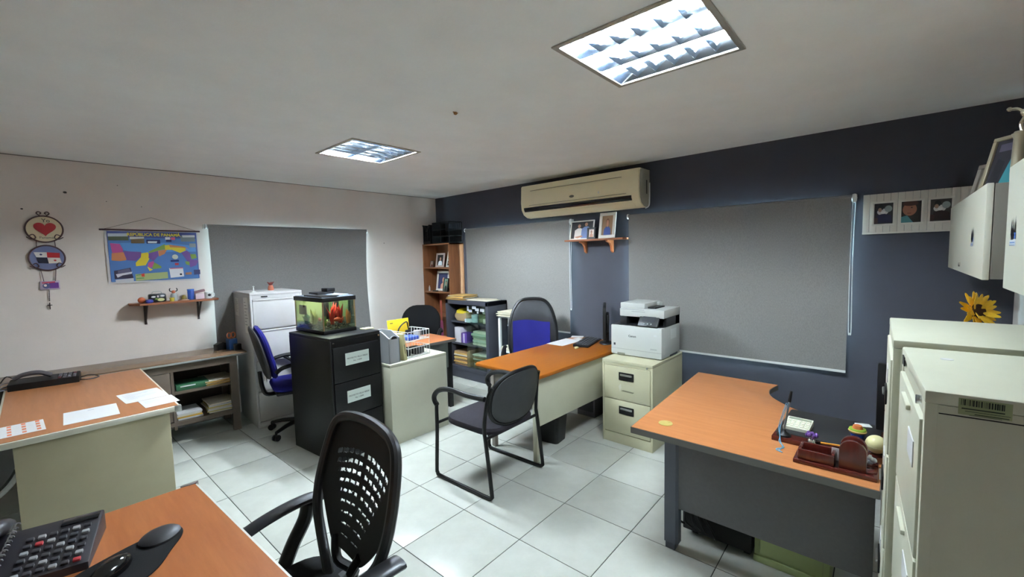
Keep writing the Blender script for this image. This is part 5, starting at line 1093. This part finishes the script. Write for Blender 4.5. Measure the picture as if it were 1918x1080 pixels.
# ------------------------------------------------------------------ bookcase extras
t = thing('file_tray', 'solid black magazine holder on top of the wooden bookcase', 'file holder', (3.79, 5.0, 1.7755), -90)
b = B(); zt = 0.275
for x0 in (-0.085, -0.035, 0.015, 0.065): b.box(x0, x0 + 0.012, 0, 0.22, 0, zt * (0.98 if x0 in (-0.085, 0.065) else 0.75), 0.002)
b.box(-0.085, 0.077, 0.21, 0.22, 0, zt); b.box(-0.085, 0.077, 0, 0.22, 0, 0.01); b.box(-0.085, 0.077, 0.0, 0.008, 0, 0.04); b.obj('dividers', m_black, t)
b = B(); b.tube(crom([(-0.08, -0.002, zt - 0.01), (-0.04, -0.002, zt - 0.04), (-0.004, -0.002, zt - 0.09), (0.03, -0.002, zt - 0.04), (0.07, -0.002, zt - 0.01)], 5), 0.012, 6); b.obj('front_curve', m_black, t)
t = thing('wire_tray', 'black wire letter tray on top of the wooden bookcase', 'letter tray', (3.80, 4.70, 1.7755), -90)
b = B(); w, d, h = 0.36, 0.23, 0.29
for z in (0.008, 0.10, 0.19, h): b.tube([(-w / 2, 0, z), (w / 2, 0, z), (w / 2, d, z), (-w / 2, d, z)], 0.004, 6, closed=True)
for x0 in [-w / 2 + w * k / 8 for k in range(9)]: b.tube([(x0, 0, 0.004), (x0, d, 0.004)], 0.002, 5); b.tube([(x0, d, 0.004), (x0, d, h)], 0.002, 5)
for x0 in (-w / 2, 0.0, w / 2):
    for y0 in (0, d): b.tube([(x0, y0, 0), (x0, y0, h)], 0.004, 6)
b.box(-w / 2, w / 2, 0.0, d, 0.012, 0.016); b.box(-w / 2, w / 2, 0.02, d, 0.105, 0.108); b.box(-w / 2, -w / 2 + 0.004, 0, d, 0, h); b.box(-w / 2, w / 2, d - 0.003, d, 0, 0.18); b.obj('wire_frame', m_black, t)
small(B().lathe([(0, 0), (0.012, 0), (0.012, 0.05), (0.007, 0.06), (0.006, 0.075), (0, 0.078)], 12), 'glue_bottle', M('milky_bottle', (196, 190, 184), 0.4), 'small whitish bottle at the left of the lower bookcase shelf', 'bottle', (3.83, 5.035, 1.101))
small(B().prism(rrect(0.10, 0.04, 0.012), 0, 0.016, bev=0.004), 'spectacle_case', m_black, 'flat black spectacle case in front of the salmon portrait', 'case', (3.80, 4.86, 1.101), -90)
small(B().box(-0.02, 0.02, -0.003, 0.003, 0, 0.13, 0.002), 'white_tag', m_white_p, 'white plastic tag hanging low inside the wooden bookcase', 'tag', (3.80, 4.58, 0.84), -90)
t = thing('umbrella', 'closed red and pink umbrella standing beside the charcoal cabinet', 'umbrella', (3.60, 4.50, 0))
B().lathe([(0, 0.02), (0.006, 0.02), (0.018, 0.2), (0.022, 0.72), (0.008, 0.76), (0, 0.76)], 12).obj('canopy', M('pink_cloth', (176, 84, 130), 0.7), t)
B().cyl((0, 0, 0.72), (0, 0, 1.01), 0.014, n=10).obj('shaft', M('red_brown_tube', (150, 72, 56), 0.5), t)
B().cyl((0, 0, 0.0), (0, 0, 0.03), 0.005, n=8).obj('tip', m_black, t)

# ------------------------------------------------------------------ contents of the charcoal cabinet (front at x=3.64, y 3.655..4.455)
def dk(x, y, z): return (3.64 + y, 4.055 - x, z)
random.seed(21)
GRP = 'folders on the bottom shelf of the charcoal cabinet'
z = 0.151
for k in range(10):
    th = random.uniform(0.014, 0.022); small(B().box(-0.125, 0.125, 0, 0.24, 0, th, 0.002), 'folder', (m_brownp, m_paper2, m_manila)[(k * 7) % 3], 'folder in the left bottom stack of the charcoal cabinet, %s' % nth(k, 10), 'folder', dk(-0.20 + random.uniform(-.01, .01), 0.05 + random.uniform(0, .02), z), -90 + random.uniform(-3, 3), GRP); z += th + 0.0005
z = 0.151
for k in range(9):
    th = random.uniform(0.016, 0.024); small(B().box(-0.13, 0.13, 0, 0.24, 0, th, 0.002), 'folder', (m_brownp, m_paper2, M('grey_card', (140, 132, 116), 0.8))[(k * 5) % 3], 'folder in the right bottom stack behind the cabinet glass, %s' % nth(k, 9), 'folder', dk(0.17 + random.uniform(-.01, .01), 0.06 + random.uniform(0, .02), z), -90 + random.uniform(-3, 3), GRP); z += th + 0.0005
for k in range(3): small(B().box(0, 0.018, 0, 0.23, 0, 0.20 + 0.01 * k, 0.002), 'folder', m_brownp, 'upright folder in the bottom of the charcoal cabinet, %s of three' % ('left', 'middle', 'right')[k], 'folder', dk(-0.06 + 0.0195 * k, 0.05, 0.151), -90, GRP)
small(B().box(-0.06, 0.06, 0, 0.20, 0, 0.20, 0.003), 'box_file', M('white_box', (206, 204, 210), 0.6), 'white box file on the middle shelf of the charcoal cabinet', 'box file', dk(-0.255, 0.07, 0.449), -90)
t = thing('purple_pack', 'purple and white pack on the middle shelf of the charcoal cabinet', 'pack', dk(-0.125, 0.06, 0.449), -90)
B().box(-0.055, 0.055, 0, 0.12, 0, 0.14, 0.015).obj('pack', M('purple_pack', (96, 66, 150), 0.4), t); B().box(-0.012, 0.02, -0.001, 0.002, 0.01, 0.13).obj('label', M('lilac', (196, 186, 214), 0.5), t)
z = 0.449
for k in range(7):
    th = random.uniform(0.018, 0.03); small(B().box(-0.135, 0.135, 0, 0.24, 0, th, 0.003), 'paper_bundle', (m_paper2, M('sage_card', (164, 176, 156), 0.8), M('pale_green_paper', (196, 206, 190), 0.8))[k % 3], 'green-grey paper bundle on the middle shelf behind cabinet glass, %s' % nth(k, 7), 'paper bundle', dk(0.165 + random.uniform(-.01, .01), 0.06 + random.uniform(0, .02), z), -90 + random.uniform(-4, 4), 'paper bundles in the charcoal cabinet'); z += th + 0.0005
t = thing('tote_bag', 'yellow and tan folded bag on the top shelf of the charcoal cabinet', 'bag', dk(-0.215, 0.08, 0.739), -90)
def bagf(u, v):
    a = u * 2 * math.pi; rr = 1 + 0.08 * math.sin(3 * a + 4 * v); s = (0.92 + 0.16 * math.sin(v * 3.1)) * rr
    return (0.115 * s * math.copysign(abs(math.cos(a)) ** 0.6, math.cos(a)), 0.09 + 0.085 * s * math.copysign(abs(math.sin(a)) ** 0.6, math.sin(a)), 0.11 * v)
B().grid(bagf, 28, 6, 0).obj('bag_body', M('tan_canvas', (176, 152, 116), 0.8), t)
b = B(); b.lathe([(0, 0.165), (0.07, 0.158), (0.12, 0.13), (0.128, 0.10), (0.118, 0.098), (0, 0.10)], 20, mat=Matrix.Translation((0, 0.09, 0)) @ Matrix.Diagonal((1.0, 0.75, 1, 1))); b.obj('yellow_flap', M('yellow_cloth', (216, 190, 40), 0.7), t)
small(B().lathe([(0, 0), (0.045, 0), (0.045, 0.10), (0.04, 0.10), (0.04, 0.006), (0, 0.006)], 20), 'cup', M('pale_blue_cup', (186, 206, 212), 0.4), 'pale blue cup on the top shelf behind the cabinet glass', 'cup', dk(0.06, 0.10, 0.739))
small(B().box(-0.05, 0.05, 0, 0.06, 0, 0.045, 0.003), 'carton', M('white_blue_carton', (206, 216, 226), 0.5), 'small white carton before the pale blue cup', 'carton', dk(-0.01, 0.028, 0.739), -90)
small(B().box(-0.06, 0.06, 0, 0.14, 0, 0.11, 0.006), 'box', M('moss_box', (110, 116, 84), 0.7), 'mossy green box on the top shelf behind the cabinet glass', 'box', dk(0.185, 0.10, 0.739), -90)
small(B().lathe([(0, 0), (0.04, 0), (0.05, 0.03), (0.03, 0.06), (0, 0.065)], 12), 'cloth_bundle', M('pale_cloth', (196, 200, 190), 0.8), 'pale cloth bundle on the mossy green box', 'bundle', dk(0.2, 0.16, 0.8495))
small(B().box(-0.05, 0.05, 0, 0.12, 0, 0.06, 0.004), 'book', m_paper2, 'cream book lying at the right end of the cabinet top shelf', 'book', dk(0.285, 0.07, 0.739), -90)
LB = [(0.005, 0.895, 0.030, 0.055), (0.035, 0.88, 0.06, 0.03), (0.10, 0.925, 0.07, 0.03), (0.155, 0.902, 0.065, 0.032), (0.245, 0.90, 0.068, 0.034), (0.185, 0.872, 0.028, 0.024)]
for i, (x, z, w_, h_) in enumerate(LB):
    flat_print(BOOKC, 'door_sticker', [((214, 218, 224), rect(0, 0, 1, 1)), ((70, 70, 80), rect(0.1, 0.62, 0.9, 0.74)), ((90, 90, 100), rect(0.1, 0.3, 0.7, 0.38))], w_, h_, (x, 0.0175, z), 0.0003)
# on top of the charcoal cabinet
for k in range(7):
    small(B().box(-0.15, 0.15, 0, 0.24, 0, 0.008, 0.001), 'envelope', (m_manila, m_manila, m_paper)[k % 3], 'envelope in the pile on top of the charcoal cabinet, %s' % nth(k, 7), 'envelope', dk(-0.23 + random.uniform(-.025, .02), 0.02 + random.uniform(-.02, .04), 1.0205 + 0.0085 * k), -90 + random.uniform(-6, 6), 'envelopes on the charcoal cabinet')
for k in range(3):
    small(B().box(-0.16, 0.16, 0, 0.24, 0, 0.004, 0.001), 'paper_bundle', m_paper2, 'thin paper bundle at the right of charcoal cabinet top, %s' % nth(k, 3), 'paper bundle', dk(0.15 + random.uniform(-.03, .03), 0.05 + random.uniform(-.02, .03), 1.0205 + 0.0045 * k), -90 + random.uniform(-8, 8), 'paper bundles on the charcoal cabinet top')
# papers on the white stand
for k in range(5):
    small(B().box(-0.19, 0.19, -0.01, 0.27, 0, 0.011, 0.002), 'paper_bundle', m_paper2, 'aged paper bundle on top of the white stand, %s' % nth(k, 5), 'paper bundle', (3.735 + random.uniform(-.015, .01) - 0.03, 3.36 + random.uniform(-.015, .015), 0.8605 + 0.0115 * k), -90 + random.uniform(-4, 4), 'papers on the white stand')
for k in range(3):
    small(B().box(-0.165, 0.165, 0, 0.25, 0, 0.016, 0.002), 'paper_bundle', m_paper2, 'aged paper bundle on the lower shelf of white stand, %s' % nth(k, 3), 'paper bundle', (3.718, 3.36, 0.4405 + 0.0165 * k), -90 + random.uniform(-3, 3), 'papers low on the white stand')

# ------------------------------------------------------------------ on the low grey cabinet
t = thing('magazine_file', 'grey and white magazine file standing on the low pale grey cabinet', 'magazine file', (1.985, 3.21, 0.6945), 4)
b = B()
for x0 in (-0.055, 0.045): b.prism([(-0.08, 0), (0.16, 0), (0.16, 0.265), (0.02, 0.265), (-0.08, 0.215)], x0, x0 + 0.01, XZ)
b.box(-0.055, 0.055, -0.08, 0.16, 0, 0.008); b.box(-0.055, 0.055, 0.15, 0.16, 0, 0.265); b.prism([(-0.055, 0.0), (0.055, 0.0), (0.055, 0.20), (0.03, 0.225), (0.0, 0.235), (-0.03, 0.225), (-0.055, 0.20)], 0.072, 0.08, UP); b.obj('case', M('grey_plastic_file', (176, 180, 186), 0.45), t)
B().prism(ell(0.0, 0.205, 0.03, 0.024, 14, 0, 180), 0.0805, 0.0815, UP).obj('finger_hole', m_black, t)
t = thing('binder', 'cream-coloured binder leaning beside the grey magazine file', 'binder', (2.078, 3.17, 0.6945), 8)
mt = Matrix.Rotation(R(-6), 4, 'Y')
B().box(0.004, 0.036, -0.04, 0.19, 0, 0.235, 0.003, mt).obj('cover', M('cream_binder', (206, 200, 150), 0.6), t); B().box(0.018, 0.022, -0.0415, -0.039, 0.06, 0.14, 0, mt).obj('spine_mark', m_ink, t)
t = thing('wire_basket', 'white two-tier wire basket on the low pale grey cabinet', 'wire basket', (2.265, 3.30, 0.6945), 6)
b = B(); w, d = 0.25, 0.24
for z0, hh in ((0.0, 0.085), (0.145, 0.085)):
    for z in (z0 + 0.004, z0 + hh): b.tube([(-w / 2, -d / 2, z), (w / 2, -d / 2, z), (w / 2, d / 2, z), (-w / 2, d / 2, z)], 0.0035, 6, closed=True)
    for k in range(9):
        x0 = -w / 2 + w * k / 8; b.tube([(x0, -d / 2, z0 + hh), (x0, -d / 2, z0 + 0.004), (x0, d / 2, z0 + 0.004), (x0, d / 2, z0 + hh)], 0.0018, 5)
    for k in range(7):
        y0 = -d / 2 + d * k / 6; b.tube([(-w / 2, y0, z0 + hh), (-w / 2, y0, z0 + 0.004), (w / 2, y0, z0 + 0.004), (w / 2, y0, z0 + hh)], 0.0018, 5)
for sx in (-1, 1):
    for sy in (-1, 1): b.tube([(sx * w / 2, sy * d / 2, 0), (sx * w / 2, sy * d / 2, 0.23)], 0.003, 6)
b.obj('wire_frame', m_white_p, t)
small(B().box(-0.10, 0.02, -0.09, 0.07, 0, 0.03, 0.002), 'blue_book', M('blue_book_cover', (70, 96, 190), 0.5), 'blue book lying in the upper tier of the wire basket', 'book', (2.27, 3.29, 0.8455), 6)
t = thing('yellow_folder', 'bright yellow card folder standing in the wire basket', 'folder', (2.215, 3.385, 0.8455), 2)
B().box(-0.115, 0.115, 0, 0.008, 0, 0.175, 0.002, Matrix.Rotation(R(-6), 4, 'X')).obj('cover', M('yellow_card_bright', (236, 200, 44), 0.5), t); B().box(-0.09, -0.06, -0.001, 0.0, 0.142, 0.148, 0, Matrix.Rotation(R(-6), 4, 'X')).obj('print', m_ink, t)
b = B(); b.tube(crom([(-0.07, 0, 0.02), (-0.05, 0, 0.07), (-0.01, 0, 0.105), (0.035, 0, 0.12), (0.045, 0, 0.085), (0.055, 0, 0.045)], 5), 0.006, 8); b.box(0.02, 0.075, -0.015, 0.015, 0, 0.045, 0.008); b.box(-0.085, -0.05, -0.01, 0.01, 0, 0.03, 0.005)
small(b, 'headset', m_black, 'black bent headset resting before the yellow folder', 'headset', (2.22, 3.325, 0.8765), 2)
small(B().lathe([(0, 0), (0.03, 0), (0.032, 0.06), (0.026, 0.06), (0.024, 0.008), (0, 0.008)], 16), 'tape_roll', M('white_roll', (226, 222, 214), 0.6), 'white paper roll at the right of the wire basket upper tier', 'roll', (2.345, 3.30, 0.8455))
small(B().lathe([(0, 0), (0.045, 0), (0.05, 0.05), (0.03, 0.075), (0, 0.08)], 16), 'black_pot', m_black, 'black round pot in the lower tier of the wire basket', 'pot', (2.19, 3.27, 0.7005))
small(B().box(-0.05, 0.06, -0.06, 0.06, 0, 0.06, 0.01), 'stapler_box', M('dark_box', (44, 46, 52), 0.5), 'dark grey box in the lower tier of the wire basket', 'box', (2.31, 3.29, 0.7005), 6)

# ------------------------------------------------------------------ on the corner desk
ZR = 0.7022
t = thing('desk_blotter', 'black leather desk blotter on a mahogany board', 'desk blotter', (2.415, 0.205, ZR), -1.5)
B().box(-0.215, 0.215, -0.185, 0.185, 0, 0.022, 0.003).obj('board', m_mahog, t); B().box(-0.155, 0.212, -0.183, 0.18, 0.0215, 0.0245, 0.001).obj('leather', M('blotter_leather', (30, 29, 30), 0.55, bump=0.1), t)
ZB = ZR + 0.0247
t = thing('calculator', 'pale desk calculator on the black blotter', 'calculator', (2.375, 0.315, ZB), -3)
B().prism([(-0.058, 0), (0.05, 0), (0.05, 0.03), (-0.058, 0.014)], -0.052, 0.052, YZX @ Matrix.Identity(4), 0.003).obj('case', M('calc_case', (206, 208, 190), 0.45), t)
t.rotation_euler = (0, 0, R(-93))
sl = Matrix.Translation((0, 0, 0.0222)) @ Matrix.Rotation(math.atan2(0.016, 0.108), 4, 'X')
for i in range(5):
    for j in range(4): B().box(-0.046 + 0.0195 * i, -0.032 + 0.0195 * i, -0.046 + 0.017 * j, -0.034 + 0.017 * j, -0.001, 0.004, 0.001, sl).obj('key', M('calc_key', (226, 226, 206), 0.5), t)
B().box(-0.045, 0.045, 0.026, 0.044, -0.001, 0.0015, 0, sl).obj('display', M('calc_lcd', (150, 158, 140), 0.2), t)
t = thing('pen_stand', 'tall dark pen in a stand with a pale blue lanyard', 'pen stand', (2.235, 0.352, ZB - 0.0025))
B().lathe([(0, 0), (0.03, 0), (0.028, 0.008), (0.01, 0.02), (0.006, 0.03), (0, 0.03)], 16).obj('base', m_black, t)
b = B(); b.tube([(0, 0, 0.02), (0.002, -0.012, 0.115), (0.003, -0.018, 0.16)], 0.0045, 8); b.obj('barrel', M('silver_blue_pen', (150, 170, 186), 0.3, metal=0.5), t)
b = B(); b.tube([(0.003, -0.018, 0.16), (0.004, -0.025, 0.21)], [0.0065, 0.005], 8); b.obj('cap', m_black, t)
b = B()
for o_ in (0.0, 0.006): b.tube(crom([(-0.004, -0.014 + o_, 0.155), (-0.008, 0.0 + o_, 0.10), (-0.012, 0.012 + o_, 0.04), (-0.03, 0.010, 0.004), (-0.055, 0.002 + o_, -0.012), (-0.09, -0.01 - o_, -0.0195), (-0.13, -0.005 + 2 * o_, -0.0195), (-0.15, -0.02, -0.0195)], 6), 0.0028, 6, flat=0.6)
b.obj('lanyard', M('pale_blue_cord', (110, 170, 206), 0.6), t)
t = thing('flower_figurine', 'small purple flower figurine on a clear foot', 'figurine', (2.225, 0.245, ZB - 0.0025))
B().lathe([(0, 0), (0.018, 0), (0.014, 0.012), (0.006, 0.02), (0, 0.02)], 14).obj('foot', m_chrome, t)
b = B()
for k in range(7): a = k * 0.9; b.ball((0.018 * math.cos(a), 0.018 * math.sin(a), 0.032 + 0.004 * (k % 2)), 0.012, 0.007, 0.010, 6)
b.ball((0, 0, 0.04), 0.009, n=6); b.obj('petals', M('violet', (104, 66, 140), 0.5), t)
t = thing('pencil', 'yellow pencil lying across the mahogany board', 'pencil', (2.235, 0.165, ZB + 0.0015), -78)
B().tube([(-0.05, 0, 0.004), (0.05, 0, 0.004)], 0.004, 6).obj('barrel', M('pencil_yellow', (228, 160, 40), 0.5), t); B().tube([(-0.05, 0, 0.004), (-0.075, 0, 0.004)], [0.004, 0.001], 6).obj('dark_end', m_black, t)
t = thing('desk_organizer', 'mahogany desk organizer with card tray and rounded letter holder', 'desk organizer', (2.02, 0.155, ZR), -90)
B().box(-0.13, 0.135, 0, 0.165, 0, 0.016, 0.004).obj('base_board', m_mahog, t)
b = B(); x0, x1, y0, y1 = -0.115, 0.005, 0.012, 0.11
for a in ((x0, x1, y0, y0 + 0.012), (x0, x1, y1 - 0.012, y1), (x0, x0 + 0.012, y0 + 0.012, y1 - 0.012), (x1 - 0.012, x1, y0 + 0.012, y1 - 0.012)): b.box(a[0], a[1], a[2], a[3], 0.016, 0.058, 0.004)
b.obj('card_tray', m_mahog, t)
arch = [(0.018, 0.016), (0.102, 0.016)] + [(0.06 + 0.042 * math.cos(a), 0.09 + 0.042 * math.sin(a)) for a in [math.pi * k / 14 for k in range(15)]]
for y0 in (0.02, 0.075): B().prism(arch, -y0 - 0.018, -y0, UP, 0.004).obj('letter_plate', m_mahog, t)
small(B().box(-0.03, 0.03, 0, 0.002, 0, 0.05, 0), 'card', m_paper, 'white card tucked behind the mahogany letter plate', 'card', (2.105, 0.135, ZR + 0.0165), -90)
t = thing('toy_food', 'tiny toy burger in a blue cup on the blotter', 'toy', (2.40, 0.098, ZB))
B().lathe([(0, 0), (0.02, 0), (0.03, 0.028), (0.026, 0.028), (0.018, 0.004), (0, 0.004)], 14).obj('cup', M('toy_blue', (40, 84, 180), 0.4), t)
B().lathe([(0, 0.024), (0.03, 0.024), (0.034, 0.032), (0.026, 0.036), (0, 0.036)], 14).obj('lower_bun', M('bun', (222, 190, 120), 0.6), t)
B().lathe([(0, 0.036), (0.032, 0.036), (0.03, 0.042), (0, 0.042)], 14).obj('lettuce', M('lettuce', (150, 180, 60), 0.6), t)
B().lathe([(0, 0.042), (0.02, 0.042), (0.016, 0.056), (0.006, 0.06), (0, 0.06)], 14).obj('upper_bun', M('bun_brown', (196, 110, 60), 0.5), t)
t = thing('globe_ornament', 'cream globe ornament on the corner desk beside the tall cabinet', 'ornament', (2.235, 0.030, ZB))
B().ball((0, 0, 0.046), 0.036, n=18).obj('ball', M('cream_globe', (216, 210, 158), 0.3), t); B().lathe([(0, 0), (0.026, 0), (0.024, 0.008), (0, 0.01)], 14).obj('foot', m_mahog, t)
b = B(); b.tube([(0.0363 * math.cos(a * 0.1963), 0.0363 * math.sin(a * 0.1963), 0.046 + 0.006 * math.cos(a * 0.1963)) for a in range(32)], 0.0008, 4, closed=True); b.obj('line', M('grey_line', (120, 112, 90), 0.6), t)
b = B(); random.seed(9)
for k in range(9): b.ball((random.uniform(-.02, .02), random.uniform(-.018, .018), 0.008 + random.uniform(0, .03)), random.uniform(.006, .011), n=5)
small(b, 'crystal_ornament', M('crystal', (206, 210, 214), 0.08, metal=0.6), 'sparkling crystal ornament between the letter plate and globe', 'ornament', (2.145, 0.048, ZR + 0.0165))
t = thing('computer_monitor', 'black monitor at the far side of the corner desk, half hidden by cabinets', 'monitor', (2.56, -0.15, ZR), 0)
B().lathe([(0, 0), (0.10, 0), (0.095, 0.010), (0.03, 0.018), (0, 0.018)], 24, (-0.03, 0, 0)).obj('stand_base', m_black, t)
B().box(-0.05, -0.02, -0.035, 0.035, 0.012, 0.26, 0.006).obj('stand_neck', m_black, t)
B().box(-0.02, 0.012, -0.19, 0.19, 0.03, 0.34, 0.006).obj('screen_housing', m_black, t)
B().box(0.0115, 0.0135, -0.178, 0.178, 0.05, 0.325).obj('screen', M('screen_off'), t)
t = thing('power_adapter', 'small white power adapter at the rear edge of the corner desk', 'adapter', (2.585, 0.085, ZR), 20)
B().box(-0.02, 0.02, -0.03, 0.03, 0, 0.028, 0.004).obj('case', m_white_p, t)
b = B(); b.tube(crom([(0, 0.03, 0.014), (-0.005, 0.06, 0.02), (0.005, 0.09, 0.008), (0.02, 0.12, 0.004)], 5), 0.003, 6); b.obj('cable', m_white_p, t)
# sunflower in a vase behind the tall cabinets
t = thing('sunflower', 'yellow sunflower rising behind the tall beige cabinets', 'flower', (2.42, -0.30, ZR))
B().lathe([(0, 0), (0.05, 0), (0.06, 0.1), (0.035, 0.2), (0.04, 0.24), (0.034, 0.24), (0.03, 0.2), (0, 0.02)], 18).obj('vase', M('dark_vase', (40, 40, 44), 0.3), t)
hd = Matrix.Translation((-0.02, 0.06, 0.615)) @ Matrix.Rotation(R(48), 4, 'Z') @ Matrix.Rotation(R(-72), 4, 'Y')
b = B(); b.tube(crom([(0, 0, 0.03), (0.01, 0.02, 0.3), (0.02, 0.04, 0.52), (0.0, 0.05, 0.60)], 6), 0.005, 6); b.obj('stem', M('stem_green', (70, 110, 50), 0.6), t)
pm = None
for ring_, n_, r_, tilt_ in ((0, 18, 0.078, 10), (1, 16, 0.070, 26)):
    for k in range(n_):
        pl = [Vector((0.018, 0, 0)), Vector((0.03, 0.009, 0)), Vector((0.046, 0.0105, 0)), Vector((r_ - 0.004, 0.004, 0)), Vector((r_, 0, 0)), Vector((r_ - 0.004, -0.004, 0)), Vector((0.046, -0.0105, 0)), Vector((0.03, -0.009, 0))]
        o = B().prism([(v.x, v.y) for v in pl], 0, 0.0012).obj('petal', M('sunflower_yellow', (236, 190, 36), 0.6, var=0.15, vs=40), t)
        o.matrix_local = hd @ Matrix.Rotation(2 * math.pi * k / n_ + ring_ * 0.2, 4, 'Z') @ Matrix.Rotation(R(-tilt_ + 9 * math.sin(k * 2.3)), 4, 'Y')
B().lathe([(0, -0.006), (0.026, -0.004), (0.034, 0.006), (0.028, 0.014), (0.014, 0.012), (0, 0.010)], 20, mat=hd).obj('seed_head', M('seed_brown', (70, 44, 26), 0.8, var=0.3, vs=200, bump=0.8, bs=700), t)
# ------------------------------------------------------------------ under the corner desk
t = thing('computer_tower', 'black computer tower lying under the corner desk', 'computer', (2.33, 0.84, 0), -90)
B().box(0.0, 0.345, 0, 0.40, 0.03, 0.34, 0.006).obj('case', m_black, t)
b = B()
for x in (0.04, 0.30):
    for y in (0.04, 0.34): b.box(x, x + 0.03, y, y + 0.03, 0, 0.03)
b.obj('foot', m_black, t)
for k, (x, z, w_) in enumerate(((0.12, 0.235, 0.03), (0.165, 0.215, 0.028), (0.225, 0.165, 0.018), (0.27, 0.165, 0.024))): B().prism(ell(x, z, w_ * 0.55, w_ * 0.42, 12), 0.0, 0.003, UP).obj('port', m_alu, t)
b = B()
for k in range(5): b.tube(crom([(0.03 + 0.03 * k, -0.005, 0.22), (0.0 + 0.03 * k, -0.03, 0.16), (-0.02 + 0.045 * k, -0.025, 0.09), (0.02 + 0.04 * k, -0.02, 0.07 - 0.006 * k)], 5), 0.006, 6)
b.obj('cable_bundle', m_black, t)
t = thing('drawer_pedestal', 'pale green metal pedestal under the corner desk', 'pedestal', (2.34, 0.33, 0), -90)
B().box(-0.155, 0.155, 0.006, 0.26, 0.0, 0.58, 0.003).obj('body', M('pale_green_enamel', (168, 182, 128), 0.5, var=0.06, vs=5), t)
B().box(-0.13, 0.13, 0, 0.01, 0.045, 0.56, 0.004).obj('door', M('pale_green_enamel'), t)
b = B(); b.box(-0.158, 0.158, -0.004, 0.02, 0.0, 0.035, 0.004); b.obj('plinth', M('pale_green_enamel'), t)
# things stored under the orange desk
t = thing('computer_tower', 'grey computer tower standing in the shade under the orange desk', 'computer', (3.50, 2.20, 0), -90)
B().box(-0.10, 0.10, 0, 0.42, 0.0, 0.40, 0.006).obj('case', M('grey_tower', (92, 88, 100), 0.5), t); B().box(-0.08, 0.08, -0.004, 0.01, 0.05, 0.36, 0.004).obj('front_panel', M('tower_dark', (50, 48, 56), 0.5), t)
